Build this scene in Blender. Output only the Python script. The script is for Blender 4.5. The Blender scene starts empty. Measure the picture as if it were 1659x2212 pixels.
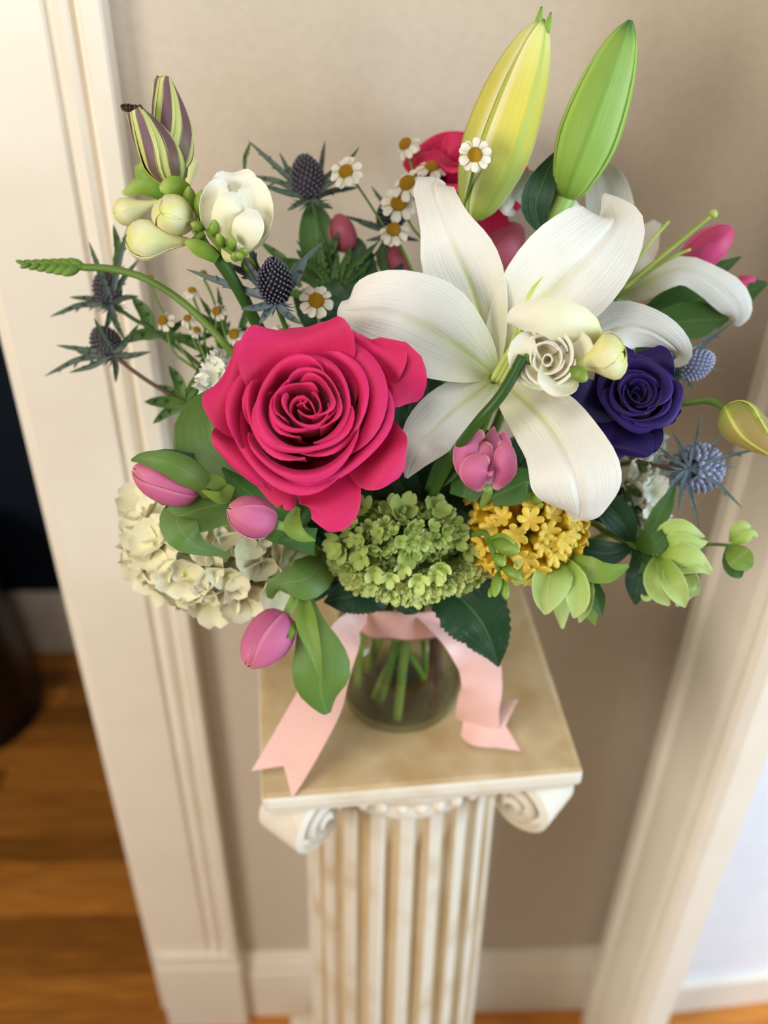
import bpy, bmesh, math, random
import numpy as np
from mathutils import Vector, Matrix
random.seed(7); rng = np.random.default_rng(7)
SC = bpy.context.scene; COL = SC.collection
R_ = math.radians

# ---------------------------------------------------------------- camera
F, CX, CY, H = 2180.0, 829.5, 1106.0, 1.737          # focal length in pixels of the 1659x2212 frame, eye height
PITCH, YAW, ROLL = R_(37.4), R_(2.0), R_(0.9)
fw = np.array([math.sin(YAW)*math.cos(PITCH), math.cos(YAW)*math.cos(PITCH), -math.sin(PITCH)])
r0 = np.array([math.cos(YAW), -math.sin(YAW), 0.0]); u0 = np.cross(r0, fw)
RT = math.cos(ROLL)*r0 + math.sin(ROLL)*u0
UP = -math.sin(ROLL)*r0 + math.cos(ROLL)*u0
EYE = np.array([0, 0, H])
cam = bpy.data.cameras.new('camera'); camo = bpy.data.objects.new('camera', cam); COL.objects.link(camo)
camo.matrix_world = Matrix(((RT[0], UP[0], -fw[0], 0), (RT[1], UP[1], -fw[1], 0), (RT[2], UP[2], -fw[2], H), (0, 0, 0, 1)))
cam.sensor_fit = 'VERTICAL'; cam.sensor_height = 36.0; cam.sensor_width = 27.0; cam.lens = F/2212*36.0
cam.clip_start = 0.02
cam.dof.use_dof = True; cam.dof.focus_distance = 0.655; cam.dof.aperture_fstop = 3.4
SC.camera = camo

# ---------------------------------------------------------------- light and exposure
vs = SC.view_settings; vs.view_transform = 'Standard'; vs.look = 'None'; vs.gamma = 1.0; vs.use_curve_mapping = False
vs.exposure = 0.22
SC.display_settings.display_device = 'sRGB'
world = bpy.data.worlds.new('room_light'); SC.world = world; world.use_nodes = True
wb = world.node_tree.nodes['Background']; wb.inputs[0].default_value = (1.0, 0.95, 0.89, 1); wb.inputs[1].default_value = 0.12

def area_light(name, loc, target, sx, sy, power, colour):
    l = bpy.data.lights.new(name, 'AREA'); l.shape = 'RECTANGLE'; l.size = sx; l.size_y = sy; l.energy = power; l.color = colour
    o = bpy.data.objects.new(name, l); COL.objects.link(o); o.location = loc
    o.rotation_euler = (Vector(target)-Vector(loc)).to_track_quat('-Z', 'Y').to_euler()
    return o
area_light('window_daylight', (2.3, -1.4, 1.75), (0.0, 0.7, 1.1), 0.9, 1.5, 7.5, (0.90, 0.95, 1.0))
area_light('side_room_window', (2.2, -0.3, 1.5), (0.8, 0.85, 0.8), 1.2, 1.6, 60, (0.66, 0.83, 1.0))
area_light('front_room_window', (-1.75, -1.0, 1.75), (0.0, 0.7, 1.2), 0.9, 1.4, 39, (1.0, 0.94, 0.85))
area_light('ceiling_lamp', (-0.30, -0.15, 2.45), (0.0, 0.62, 1.3), 0.5, 0.5, 7, (1.0, 0.97, 0.92))

# ---------------------------------------------------------------- helpers
def U(px, py, d): return EYE + d*((px-CX)/F*RT - (py-CY)/F*UP + fw)
def M(px, d): return px*d/F
def nrm(v): v = np.asarray(v, float); return v/(np.linalg.norm(v)+1e-12)
def view(p): return nrm(EYE-np.asarray(p))
def sr(h):
    h = h.lstrip('#'); c = [int(h[i:i+2], 16)/255 for i in (0, 2, 4)]
    return tuple([(x/12.92 if x <= .04045 else ((x+.055)/1.055)**2.4) for x in c]+[1.0])

def thing(name, label, cat, loc, group=None, rotz=0.0, kind=None):
    o = bpy.data.objects.new(name, None); COL.objects.link(o); o.location = [float(x) for x in loc]; o.rotation_euler = (0, 0, rotz)
    o.empty_display_size = 0.01
    o['label'] = label
    if cat: o['category'] = cat
    if group: o['group'] = group
    if kind: o['kind'] = kind
    return o

def mesh(name, V, Fc, tv=None, smooth=True):
    me = bpy.data.meshes.new(name); me.from_pydata([tuple(map(float, v)) for v in V], [], [tuple(map(int, f)) for f in Fc])
    if tv is not None:
        at = me.color_attributes.new('tv', 'FLOAT_COLOR', 'POINT')
        at.data.foreach_set('color', np.ascontiguousarray(tv, dtype=np.float32).ravel())
    if smooth: me.polygons.foreach_set('use_smooth', [True]*len(me.polygons))
    me.update(); return me

def link(name, me, mat, parent=None, local=False):
    """link a mesh built in world coordinates (or in the parent's own, with local) as one object"""
    o = bpy.data.objects.new(name, me); COL.objects.link(o)
    if mat is not None:
        if isinstance(mat, (list, tuple)):
            if not me.materials: [me.materials.append(m) for m in mat]
        elif not me.materials: me.materials.append(mat)
    if parent is not None:
        o.parent = parent
        if not local:
            t = parent; off = Vector((0, 0, 0))
            while t is not None: off += t.location; t = t.parent
            o.location = -off
    return o

def struct(o, label=None):
    o['kind'] = 'structure'
    if label: o['label'] = label
    return o

def cr(P, ts):
    """Catmull-Rom through the rows of P at ts in 0..1"""
    P = np.asarray(P, float); n = len(P)
    if n == 2: return P[0]+(P[1]-P[0])*np.asarray(ts)[:, None]
    Q = np.vstack([2*P[0]-P[1], P, 2*P[-1]-P[-2]])
    x = np.clip(np.asarray(ts), 0, 1)*(n-1); i = np.minimum(x.astype(int), n-2); f = (x-i)[:, None]
    a, b, c, d = Q[i], Q[i+1], Q[i+2], Q[i+3]
    return .5*((2*b)+(c-a)*f+(2*a-5*b+4*c-d)*f*f+(3*b-a-3*c+d)*f**3)

def sheet(name, G, tv, mat, parent, thick=.0006, local=False, only_mesh=False):
    """grid of points (nu,nv,3) as a thin solid"""
    nu, nv = G.shape[:2]
    du = np.gradient(G, axis=0); dv = np.gradient(G, axis=1)
    N = np.cross(du, dv); L = np.linalg.norm(N, axis=2, keepdims=True); N = N/np.maximum(L, 1e-9)
    V = np.vstack([(G+N*thick/2).reshape(-1, 3), (G-N*thick/2).reshape(-1, 3)])
    idx = np.arange(nu*nv).reshape(nu, nv); k = nu*nv
    a, b, c, d = idx[:-1, :-1].ravel(), idx[1:, :-1].ravel(), idx[1:, 1:].ravel(), idx[:-1, 1:].ravel()
    F1 = np.stack([a, b, c, d], 1); F2 = np.stack([d, c, b, a], 1)+k
    loop = np.concatenate([idx[0, :-1], idx[:-1, -1], idx[-1, :0:-1], idx[:0:-1, 0]])
    m = len(loop); q = np.arange(m); qn = np.roll(q, -1); F3 = np.stack([q, qn, qn+m, q+m], 1)+2*k      # the rim has its own vertices so the faces stay smoothly shaded
    V = np.vstack([V, V[loop], V[loop+k]])
    T0 = tv.reshape(-1, 4); T = np.vstack([T0, T0, T0[loop], T0[loop]])
    me = mesh(name, V, np.vstack([F1, F2, F3]), T)
    if only_mesh: return me
    return link(name, me, mat, parent, local)

def tvgrid(ts, vs_, rnd):
    nu, nv = len(ts), len(vs_); tv = np.ones((nu, nv, 4))
    tv[..., 0] = np.asarray(ts)[:, None]; tv[..., 1] = (np.asarray(vs_)[None]+1)/2; tv[..., 2] = rnd
    return tv

def ends(n): return .5-.5*np.cos(np.linspace(0, math.pi, n))

def strip(th, name, ctrl, mat, nu=16, nv=9, cup=0.0, keel=0.0, kw=.16, ruf=0.0, rufn=2.5, jag=0.0, jagn=12, thick=.0006, seed=None, toward=None, world_pts=None):
    """petal or leaf: centre line of (px,py,depth,half width px,roll deg) in the scene, grown into a curved solid sheet"""
    if seed is None: seed = rng.random()*6.28
    rows = []
    for c in ctrl:
        roll = c[4] if len(c) > 4 else 0.0
        rows.append(list(U(*c[:3]))+[M(c[3], c[2]), R_(roll)])
    A = np.array(rows); ts = ends(nu) if jag == 0 else np.linspace(0, 1, nu)
    Q = cr(A, ts); C = Q[:, :3]; W = np.maximum(Q[:, 3], 1e-4); ro = Q[:, 4]
    T = np.gradient(C, axis=0); T /= np.linalg.norm(T, axis=1, keepdims=True)+1e-12
    N = EYE-C if toward is None else np.tile(np.asarray(toward, float), (nu, 1))
    N /= np.linalg.norm(N, axis=1, keepdims=True)
    S = np.cross(T, N); S /= np.linalg.norm(S, axis=1, keepdims=True)+1e-9
    N2 = np.cross(S, T)
    S, N2 = S*np.cos(ro)[:, None]+N2*np.sin(ro)[:, None], N2*np.cos(ro)[:, None]-S*np.sin(ro)[:, None]
    vv = np.linspace(-1, 1, nv)
    cu = np.interp(ts, np.linspace(0, 1, len(cup)), cup) if isinstance(cup, (list, tuple)) else np.full(nu, cup)
    G = np.zeros((nu, nv, 3))
    for j, v in enumerate(vv):
        w = W.copy()
        if jag: w = w*(1+jag*(((ts*jagn) % 1)-.5)*2*abs(v))
        off = cu*W*v*v - keel*W*math.exp(-(v/kw)**2) + ruf*W*abs(v)**1.6*np.sin(6.283*rufn*ts+seed+(1.9 if v > 0 else 0))
        G[:, j] = C+S*(w*v)[:, None]+N2*off[:, None]
    return sheet(name, G, tvgrid(ts, vv, rng.random()), mat, th, thick)

def frame(z, up=(0, 0, 1)):
    z = nrm(z); x = np.cross(up, z)
    if np.linalg.norm(x) < 1e-3: x = np.array([1., 0, 0])
    x = nrm(x); return x, np.cross(z, x), z

def whorl(th, name, base, axis, prof, phi, half, mat, nu=12, nv=11, g=None, top=0.0, twist=0.0, spiral=0.0, wav=0.0, thick=.0006, keel=0.0, up=(0, 0, 1), rnd=None):
    """one petal of a flower: a piece of a turned surface. prof: (radius, height) rows in metres"""
    X, Y, Z = frame(axis, up); ts = ends(nu); vv = np.linspace(-1, 1, nv); G = np.zeros((nu, nv, 3))
    ph0 = rng.random()*6.28
    for j, v in enumerate(vv):
        se = ts*(1-top*abs(v)**4)
        p = cr(np.array(prof), se); r, z = p[:, 0].copy(), p[:, 1]
        gg = np.ones(nu) if g is None else np.interp(ts, np.linspace(0, 1, len(g)), g)
        a = phi+twist*se+half*v*gg
        r = r*(1+spiral*v)+wav*ts**3*np.sin(5*v+ph0)+keel*math.exp(-(v/.2)**2)*np.sin(math.pi*se)
        z = z+.6*wav*ts**3*np.cos(7*v+ph0)
        G[:, j] = base+np.outer(r*np.cos(a), X)+np.outer(r*np.sin(a), Y)+np.outer(z, Z)
    return sheet(name, G, tvgrid(ts, vv, rng.random() if rnd is None else rnd), mat, th, thick)

def tube(th, name, pts, rad, mat, ns=8, m=None, cap=True, only=False):
    """round stem along world points; rad is one radius or one per point"""
    P = np.asarray(pts, float); rad = np.full(len(P), rad) if np.isscalar(rad) else np.asarray(rad, float)
    m = m or max(6, 5*len(P)); ts = np.linspace(0, 1, m); Q = cr(np.hstack([P, rad[:, None]]), ts); C, r = Q[:, :3], Q[:, 3]
    T = np.gradient(C, axis=0); T /= np.linalg.norm(T, axis=1, keepdims=True)+1e-12
    x = np.cross(T[0], [.3, .2, .9]); V = []; tv = []
    for i in range(m):
        x = x-T[i]*(x@T[i]); x = nrm(x); y = np.cross(T[i], x)
        for k in range(ns):
            a = 6.2832*k/ns; V.append(C[i]+r[i]*(math.cos(a)*x+math.sin(a)*y)); tv.append((ts[i], k/ns, .5, 1))
    Fc = [(i*ns+k, i*ns+(k+1) % ns, (i+1)*ns+(k+1) % ns, (i+1)*ns+k) for i in range(m-1) for k in range(ns)]
    if cap: Fc += [tuple(range(ns-1, -1, -1)), tuple(range((m-1)*ns, m*ns))]
    if only: return V, Fc, tv
    return link(name, mesh(name, V, Fc, np.array(tv)), mat, th)

def lathe_mesh(name, prof, ns=16, lob=0.0, nl=6, m=10):
    """turned solid along local z from (radius, height) rows"""
    ts = np.linspace(0, 1, m); p = cr(np.array(prof), ts); V = []; tv = []
    for i in range(m):
        for k in range(ns):
            a = 6.2832*k/ns; r = max(p[i, 0], 1e-5)*(1+lob*ts[i]**2*math.cos(nl*a)); V.append((r*math.cos(a), r*math.sin(a), p[i, 1])); tv.append((ts[i], k/ns, .5, 1))
    Fc = [(i*ns+k, i*ns+(k+1) % ns, (i+1)*ns+(k+1) % ns, (i+1)*ns+k) for i in range(m-1) for k in range(ns)]
    Fc += [tuple(range(ns-1, -1, -1)), tuple(range((m-1)*ns, m*ns))]
    return mesh(name, V, Fc, np.array(tv))

def place(name, me, mat, parent, pos, axis, scale=1.0, spin=0.0, sxy=1.0):
    """a copy of a shared mesh set at pos with local z along axis"""
    o = bpy.data.objects.new(name, me); COL.objects.link(o)
    if not me.materials: me.materials.append(mat)
    X, Y, Z = frame(axis); c, s = math.cos(spin), math.sin(spin); X, Y = c*X+s*Y, -s*X+c*Y
    loc = Vector([float(q) for q in pos])
    t = parent
    while t is not None: loc -= t.location; t = t.parent
    o.parent = parent
    o.matrix_local = Matrix(((X[0]*scale*sxy, Y[0]*scale*sxy, Z[0]*scale, loc[0]), (X[1]*scale*sxy, Y[1]*scale*sxy, Z[1]*scale, loc[1]), (X[2]*scale*sxy, Y[2]*scale*sxy, Z[2]*scale, loc[2]), (0, 0, 0, 1)))
    return o

EGG = lathe_mesh('bud', [(.10, 0), (.55, .18), (.95, .45), (.8, .75), (.35, .95), (.02, 1.0)], 12)
def egg(th, name, b, t, rad, mat):
    b, t = np.asarray(b), np.asarray(t); L = np.linalg.norm(t-b); me = EGG.copy(); me.materials.clear(); me.name = name
    return place(name, me, mat, th, b, t-b, L, rng.random()*6, rad/L)

def box(name, lo, hi, mat, parent=None, bev=0.0, local=False):
    bm = bmesh.new(); bmesh.ops.create_cube(bm, size=1.0)
    for v in bm.verts: v.co = [lo[i]+(v.co[i]+.5)*(hi[i]-lo[i]) for i in range(3)]
    if bev: bmesh.ops.bevel(bm, geom=bm.edges[:], offset=bev, segments=2, affect='EDGES', profile=.6)
    me = bpy.data.meshes.new(name); bm.to_mesh(me); bm.free()
    return link(name, me, mat, parent, local)

def extrude(name, prof, axis_lo, axis_hi, fn, mat, parent=None):
    """closed 2d outline extruded between two values of the third axis; fn(a,b,c)->xyz"""
    n = len(prof); V = [fn(a, b, axis_lo) for a, b in prof]+[fn(a, b, axis_hi) for a, b in prof]
    Fc = [(i, (i+1) % n, n+(i+1) % n, n+i) for i in range(n)]+[tuple(range(n-1, -1, -1)), tuple(range(n, 2*n))]
    me = mesh(name, V, Fc, None, False); bm = bmesh.new(); bm.from_mesh(me); bmesh.ops.recalc_face_normals(bm, faces=bm.faces[:]); bm.to_mesh(me); bm.free()
    return link(name, me, mat, parent)

# ---------------------------------------------------------------- materials
def newmat(name):
    m = bpy.data.materials.new(name); m.use_nodes = True; nt = m.node_tree; b = nt.nodes['Principled BSDF']; return m, nt, b
def nd(nt, t, **kw):
    n = nt.nodes.new(t)
    for k, v in kw.items(): setattr(n, k, v)
    return n
def mixc(nt, fac, a, b, mode='MIX'):
    n = nd(nt, 'ShaderNodeMix', data_type='RGBA', blend_type=mode)
    for s, v in ((0, fac), (6, a), (7, b)):
        if hasattr(v, 'is_linked'): nt.links.new(v, n.inputs[s])
        else: n.inputs[s].default_value = v
    return n.outputs[2]
def mth(nt, op, a, b=None, clamp=False):
    n = nd(nt, 'ShaderNodeMath', operation=op, use_clamp=clamp)
    for s, v in ((0, a), (1, b)):
        if v is None: continue
        if hasattr(v, 'is_linked'): nt.links.new(v, n.inputs[s])
        else: n.inputs[s].default_value = v
    return n.outputs[0]
def ramp(nt, fac, stops, interp='EASE'):
    n = nd(nt, 'ShaderNodeValToRGB'); n.color_ramp.interpolation = interp; e = n.color_ramp.elements
    while len(e) < len(stops): e.new(.5)
    for el, (p, c) in zip(e, stops): el.position = p; el.color = sr(c) if isinstance(c, str) else c
    nt.links.new(fac, n.inputs[0]); return n.outputs[0]

def petal(name, stops, edge=None, mid=None, side=None, veins=.12, rough=.45, trans=.22, var=.06, bump=.25, vs_=34, spec=.35, sheen=.0, blot=None):
    """procedural petal or leaf: colour along its length, margin, midrib, fine veins"""
    m, nt, b = newmat(name)
    at = nd(nt, 'ShaderNodeAttribute', attribute_name='tv'); sp = nd(nt, 'ShaderNodeSeparateColor'); nt.links.new(at.outputs['Color'], sp.inputs[0])
    t, v, rnd = sp.outputs[0], sp.outputs[1], sp.outputs[2]
    col = ramp(nt, t, stops)
    av = mth(nt, 'ABSOLUTE', mth(nt, 'SUBTRACT', mth(nt, 'MULTIPLY', v, 2.0), 1.0))
    cb = nd(nt, 'ShaderNodeCombineXYZ'); nt.links.new(mth(nt, 'MULTIPLY', v, float(vs_)), cb.inputs[0]); nt.links.new(mth(nt, 'MULTIPLY', t, 2.2), cb.inputs[1]); nt.links.new(mth(nt, 'MULTIPLY', rnd, 50.0), cb.inputs[2])
    nz = nd(nt, 'ShaderNodeTexNoise'); nz.inputs['Scale'].default_value = 1.0; nz.inputs['Detail'].default_value = 3.0; nt.links.new(cb.outputs[0], nz.inputs['Vector'])
    tc = nd(nt, 'ShaderNodeTexCoord'); n2 = nd(nt, 'ShaderNodeTexNoise'); n2.inputs['Scale'].default_value = 55.0; n2.inputs['Detail'].default_value = 4.0; nt.links.new(tc.outputs['Object'], n2.inputs['Vector'])
    if blot: col = mixc(nt, ramp(nt, n2.outputs[0], [(.45, '#000000'), (.72, '#ffffff')]), col, sr(blot))
    if mid:                                            # (colour, half width, how far along)
        f = mth(nt, 'MULTIPLY', mth(nt, 'SUBTRACT', 1.0, mth(nt, 'DIVIDE', av, mid[1]), True), mth(nt, 'SUBTRACT', 1.0, mth(nt, 'DIVIDE', t, mid[2]), True))
        col = mixc(nt, mth(nt, 'MULTIPLY', mth(nt, 'POWER', f, .7), mid[3] if len(mid) > 3 else 1.0), col, sr(mid[0]))
    if edge:
        f = mth(nt, 'DIVIDE', mth(nt, 'SUBTRACT', av, edge[1]), 1-edge[1], True); col = mixc(nt, mth(nt, 'MULTIPLY', f, edge[2] if len(edge) > 2 else 1.0), col, sr(edge[0]))
    if side:                                           # margins and streaks of a second colour
        s1 = ramp(nt, mth(nt, 'ADD', v, mth(nt, 'MULTIPLY', mth(nt, 'SUBTRACT', nz.outputs[0], .5), .28)), [(side[1], '#ffffff'), (side[1]+.07, '#000000'), (side[2], '#000000'), (side[2]+.07, '#ffffff')], 'LINEAR')
        col = mixc(nt, s1, col, sr(side[0]))
    dk = mth(nt, 'ADD', 1.0-veins/2, mth(nt, 'MULTIPLY', nz.outputs[0], veins))
    oi = nd(nt, 'ShaderNodeObjectInfo')
    dk = mth(nt, 'MULTIPLY', dk, mth(nt, 'ADD', 1-var, mth(nt, 'MULTIPLY', oi.outputs['Random'], 2*var)))
    dk = mth(nt, 'MULTIPLY', dk, mth(nt, 'ADD', .94, mth(nt, 'MULTIPLY', n2.outputs[0], .12)))
    hs = nd(nt, 'ShaderNodeHueSaturation'); nt.links.new(col, hs.inputs['Color']); nt.links.new(dk, hs.inputs['Value'])
    nt.links.new(hs.outputs[0], b.inputs['Base Color']); b.inputs['Roughness'].default_value = rough; b.inputs['Specular IOR Level'].default_value = spec
    if sheen: b.inputs['Sheen Weight'].default_value = sheen; b.inputs['Sheen Roughness'].default_value = .4
    bp = nd(nt, 'ShaderNodeBump'); bp.inputs['Strength'].default_value = bump; bp.inputs['Distance'].default_value = .0008
    nt.links.new(nz.outputs[0], bp.inputs['Height']); nt.links.new(bp.outputs[0], b.inputs['Normal'])
    if trans:
        tr = nd(nt, 'ShaderNodeBsdfTranslucent'); nt.links.new(hs.outputs[0], tr.inputs[0]); mx = nd(nt, 'ShaderNodeMixShader'); mx.inputs[0].default_value = trans
        nt.links.new(b.outputs[0], mx.inputs[1]); nt.links.new(tr.outputs[0], mx.inputs[2]); nt.links.new(mx.outputs[0], nt.nodes['Material Output'].inputs[0])
    return m

def plain(name, c1, c2=None, scale=30, rough=.6, bump=0.0, spec=.3, detail=5, stretch=None, lo=.4, hi=.65, dist=.002, objvar=0.0):
    m, nt, b = newmat(name); tc = nd(nt, 'ShaderNodeTexCoord'); mp = nd(nt, 'ShaderNodeMapping'); nt.links.new(tc.outputs['Object'], mp.inputs[0])
    if stretch: mp.inputs['Scale'].default_value = stretch
    nz = nd(nt, 'ShaderNodeTexNoise'); nz.inputs['Scale'].default_value = scale; nz.inputs['Detail'].default_value = detail; nt.links.new(mp.outputs[0], nz.inputs['Vector'])
    col = ramp(nt, nz.outputs[0], [(lo, c1), (hi, c2 or c1)], 'LINEAR')
    if objvar:
        oi = nd(nt, 'ShaderNodeObjectInfo'); hs = nd(nt, 'ShaderNodeHueSaturation'); nt.links.new(col, hs.inputs['Color'])
        nt.links.new(mth(nt, 'ADD', 1-objvar, mth(nt, 'MULTIPLY', oi.outputs['Random'], 2*objvar)), hs.inputs['Value'])
        off = nd(nt, 'ShaderNodeVectorMath', operation='SCALE'); off.inputs[0].default_value = (7, 3, 1); nt.links.new(mth(nt, 'MULTIPLY', oi.outputs['Random'], 9.0), off.inputs['Scale']); nt.links.new(off.outputs[0], mp.inputs['Location'])
        col = hs.outputs[0]
    nt.links.new(col, b.inputs['Base Color']); b.inputs['Roughness'].default_value = rough; b.inputs['Specular IOR Level'].default_value = spec
    if bump:
        bp = nd(nt, 'ShaderNodeBump'); bp.inputs['Strength'].default_value = bump; bp.inputs['Distance'].default_value = dist; nt.links.new(nz.outputs[0], bp.inputs['Height']); nt.links.new(bp.outputs[0], b.inputs['Normal'])
    return m

MT = {}
MT['wall'] = plain('beige wall paint', '#cdbfac', '#c9bba8', 120, .75, .25, .2, dist=.001)
MT['trim'] = plain('cream gloss paint', '#efe6d6', '#ece2d0', 12, .35, .03, .4)
MT['white_wall'] = plain('white wall paint', '#f4f5f7', '#eff0f4', 20, .6, .05, .2)
MT['navy'] = plain('navy wall paint', '#0d1a28', '#0b1622', 30, .7, .1, .2)
MT['board'] = plain('oak floorboard', '#94581f', '#bd7a32', 9, .32, .08, .4, 6, (1.2, 14, 1), .3, .7, objvar=.5)
MT['subfloor'] = plain('dark gap', '#1d1008', '#1d1008')
MT['leather'] = plain('dark brown leather', '#1e100a', '#26150d', 60, .42, .2, .4)
MT['leather_rim'] = plain('black base ring', '#0c0a0a', '#100d0c', 60, .4)
MT['tan'] = plain('antiqued tan stone', '#c2a372', '#dac096', 26, .55, .35, .3, 8, None, .35, .7)
MT['cream'] = plain('antiqued ivory plaster', '#e6dcc9', '#cfb994', 17, .6, .2, .25, 6, None, .5, .78)
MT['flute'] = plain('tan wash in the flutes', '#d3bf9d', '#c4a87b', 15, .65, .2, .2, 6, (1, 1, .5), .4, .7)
MT['rose'] = petal('hot pink rose petal', [(0, '#8e0a30'), (.45, '#cc1650'), (1, '#de2a6c')], edge=('#e23c78', .86, .3), veins=.2, rough=.6, trans=.18, var=.05, sheen=.08, vs_=40)
MT['rose_back'] = petal('deep pink rose petal', [(0, '#a81240'), (1, '#d81d58')], veins=.1, rough=.5, sheen=.2)
MT['lily'] = petal('white lily petal', [(0, '#cdd690'), (.14, '#e6e3c6'), (.35, '#eeebe0'), (1, '#f0ede4')], mid=('#c3d45a', .17, .5, .75), veins=.10, rough=.4, trans=.2, var=.02, bump=.8, vs_=46, spec=.25, sheen=.0)
MT['lily_green'] = petal('lily filament', [(0, '#cfdc7a'), (1, '#b9cf5c')], veins=.05)
MT['bud_yellow'] = petal('ripening lily bud', [(0, '#8fa640'), (.25, '#adb85c'), (.6, '#d6cb58'), (.92, '#e0e08a'), (1, '#5e8a3a')], mid=('#8fae3e', .16, 3.0, .75), edge=('#f3ecc4', .72, .7), veins=.14, trans=.12, bump=.5)
MT['bud_green'] = petal('green lily bud', [(0, '#7f9c35'), (.3, '#8fb24e'), (.8, '#8bae4c'), (1, '#3d6b34')], mid=('#6f9a34', .14, 4.0, .7), edge=('#b9d670', .7, .6), veins=.16, trans=.1, bump=.5)
MT['freesia'] = petal('white freesia petal', [(0, '#dfe08e'), (.3, '#ebe6c2'), (1, '#efeadc')], veins=.06, trans=.15, var=.02, rough=.45)
MT['freesia_cream'] = petal('ivory freesia petal', [(0, '#e6dfae'), (.4, '#f0ead0'), (1, '#f2eddc')], veins=.06, trans=.2, var=.02, rough=.5)
MT['freesia_yellow'] = petal('creamy freesia bud', [(0, '#d9dc7c'), (.35, '#e6e0a4'), (.75, '#eae4b2'), (1, '#dfe083')], mid=('#e4df7a', .5, 3, .6), veins=.08, trans=.12)
MT['bud_lime'] = petal('lime freesia bud', [(0, '#4c701e'), (.5, '#789634'), (1, '#a0b458')], veins=.12, trans=.1, rough=.35)
MT['spike'] = petal('green bud scale', [(0, '#5c822a'), (1, '#789840')], veins=.1, trans=.08)
MT['lisi_bud'] = petal('striped lisianthus bud', [(0, '#6c8142'), (.25, '#6e5846'), (.6, '#6a4a52'), (1, '#7a5a60')], side=('#c3c878', .42, .86), veins=.15, trans=.08)
MT['lisi_bud_right'] = petal('olive lisianthus bud', [(0, '#93a244'), (.4, '#9a8a4a'), (1, '#a68c54')], side=('#c9cc62', .2, .86), veins=.12, trans=.08)
MT['purple'] = petal('violet lisianthus petal', [(0, '#12052e'), (.5, '#220a52'), (1, '#2d1068')], veins=.16, rough=.6, trans=.15, var=.08, sheen=.1)
MT['tulip'] = petal('pink tulip petal', [(0, '#d99aa8'), (.12, '#c4608a'), (.55, '#cc6a92'), (.9, '#d4748e'), (1, '#e4b0a4')], edge=('#e6a4ae', .84, .45), veins=.28, rough=.5, trans=.15, var=.05, vs_=50)
MT['tulip_deep'] = petal('deep pink tulip petal', [(0, '#c05a78'), (.5, '#d8487e'), (1, '#e0608c')], edge=('#ec9aa8', .85, .4), veins=.15, trans=.15)
MT['tulip_dusk'] = petal('dusky pink tulip petal', [(0, '#a84a5c'), (1, '#b85a6c')], veins=.12, trans=.12)
MT['leaf'] = petal('tulip leaf', [(0, '#728a45'), (.5, '#64833a'), (1, '#5c7c38')], veins=.2, rough=.38, trans=.15, bump=.4, vs_=60, mid=('#92a85a', .06, 5, .4))
MT['leaf_light'] = petal('young leaf', [(0, '#88a244'), (1, '#7c9c3c')], veins=.18, rough=.4, trans=.2, bump=.4)
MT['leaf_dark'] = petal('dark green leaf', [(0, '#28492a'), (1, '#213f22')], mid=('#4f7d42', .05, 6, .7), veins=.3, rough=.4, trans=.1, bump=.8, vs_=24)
MT['leaf_mid'] = petal('mid green leaf', [(0, '#486e2c'), (1, '#406628')], mid=('#6a9a4a', .06, 6, .5), veins=.2, rough=.4, trans=.15, bump=.5)
MT['hellebore'] = petal('pale green hellebore sepal', [(0, '#9cbc4e'), (.5, '#b6cd70'), (1, '#c9d98a')], veins=.2, trans=.25, edge=('#d6e2a0', .8, .5), bump=.5)
MT['stem'] = petal('green stem', [(0, '#5c7a2c'), (1, '#6b8834')], veins=.1, trans=0, rough=.4)
MT['stem_dark'] = petal('dark green stem', [(0, '#2e4e1a'), (1, '#3a5e22')], veins=.1, trans=0, rough=.4)
MT['stem_pale'] = petal('pale green stem', [(0, '#8fae58'), (1, '#86a44e')], veins=.1, trans=0, rough=.4)
MT['stem_wood'] = petal('woody brown stem', [(0, '#5e4430'), (1, '#4d3626')], veins=.2, trans=0, rough=.6)
MT['thistle'] = petal('steel blue thistle head', [(0, '#17161f'), (.55, '#242330'), (1, '#6c6a74')], veins=.1, trans=0, rough=.6)
MT['thistle_far'] = petal('grey blue thistle head', [(0, '#3a363e'), (.5, '#4a444c'), (1, '#6e6870')], veins=.1, trans=0, rough=.6)
MT['thistle_blue'] = petal('silvery blue thistle head', [(0, '#6a7088'), (.5, '#8489a4'), (1, '#b0b4c6')], veins=.1, trans=0, rough=.6)
MT['bract'] = petal('grey green spiny bract', [(0, '#6a7273'), (.4, '#4c5d4e'), (1, '#4a6248')], mid=('#8c9690', .1, 4, .6), veins=.2, trans=.08)
MT['bract_blue'] = petal('blue grey spiny bract', [(0, '#6f7a86'), (.5, '#5f6f70'), (1, '#5d7158')], veins=.2, trans=.08)
MT['bract_green'] = petal('green spiny leaf', [(0, '#547230'), (1, '#3c5c2a')], veins=.2, trans=.12)
MT['daisy'] = petal('white ray petal', [(0, '#ece6cf'), (1, '#f7f2e6')], veins=.1, trans=.25, var=.03)
MT['disc'] = plain('golden disc florets', '#d89a14', '#f0b92c', 900, .7, .9, .2, 3, None, .4, .6)
MT['hyd_white'] = petal('cream hydrangea sepal', [(0, '#d8dc86'), (.3, '#f0eabc'), (1, '#f3ecca')], veins=.12, trans=.15, var=.04, bump=.4)
MT['hyd_pure'] = petal('white ruffled petal', [(0, '#e8ebcc'), (1, '#f3f3ea')], veins=.1, trans=.25, var=.04)
MT['hyd_green'] = petal('lime hydrangea sepal', [(0, '#94b444'), (.5, '#bace6c'), (1, '#c8d986')], veins=.2, trans=.2, var=.14, bump=.5)
MT['hyd_bud'] = petal('pale lime hydrangea bud', [(0, '#b4ca5e'), (1, '#dfe79c')], veins=.12, trans=.2, var=.1)
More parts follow.
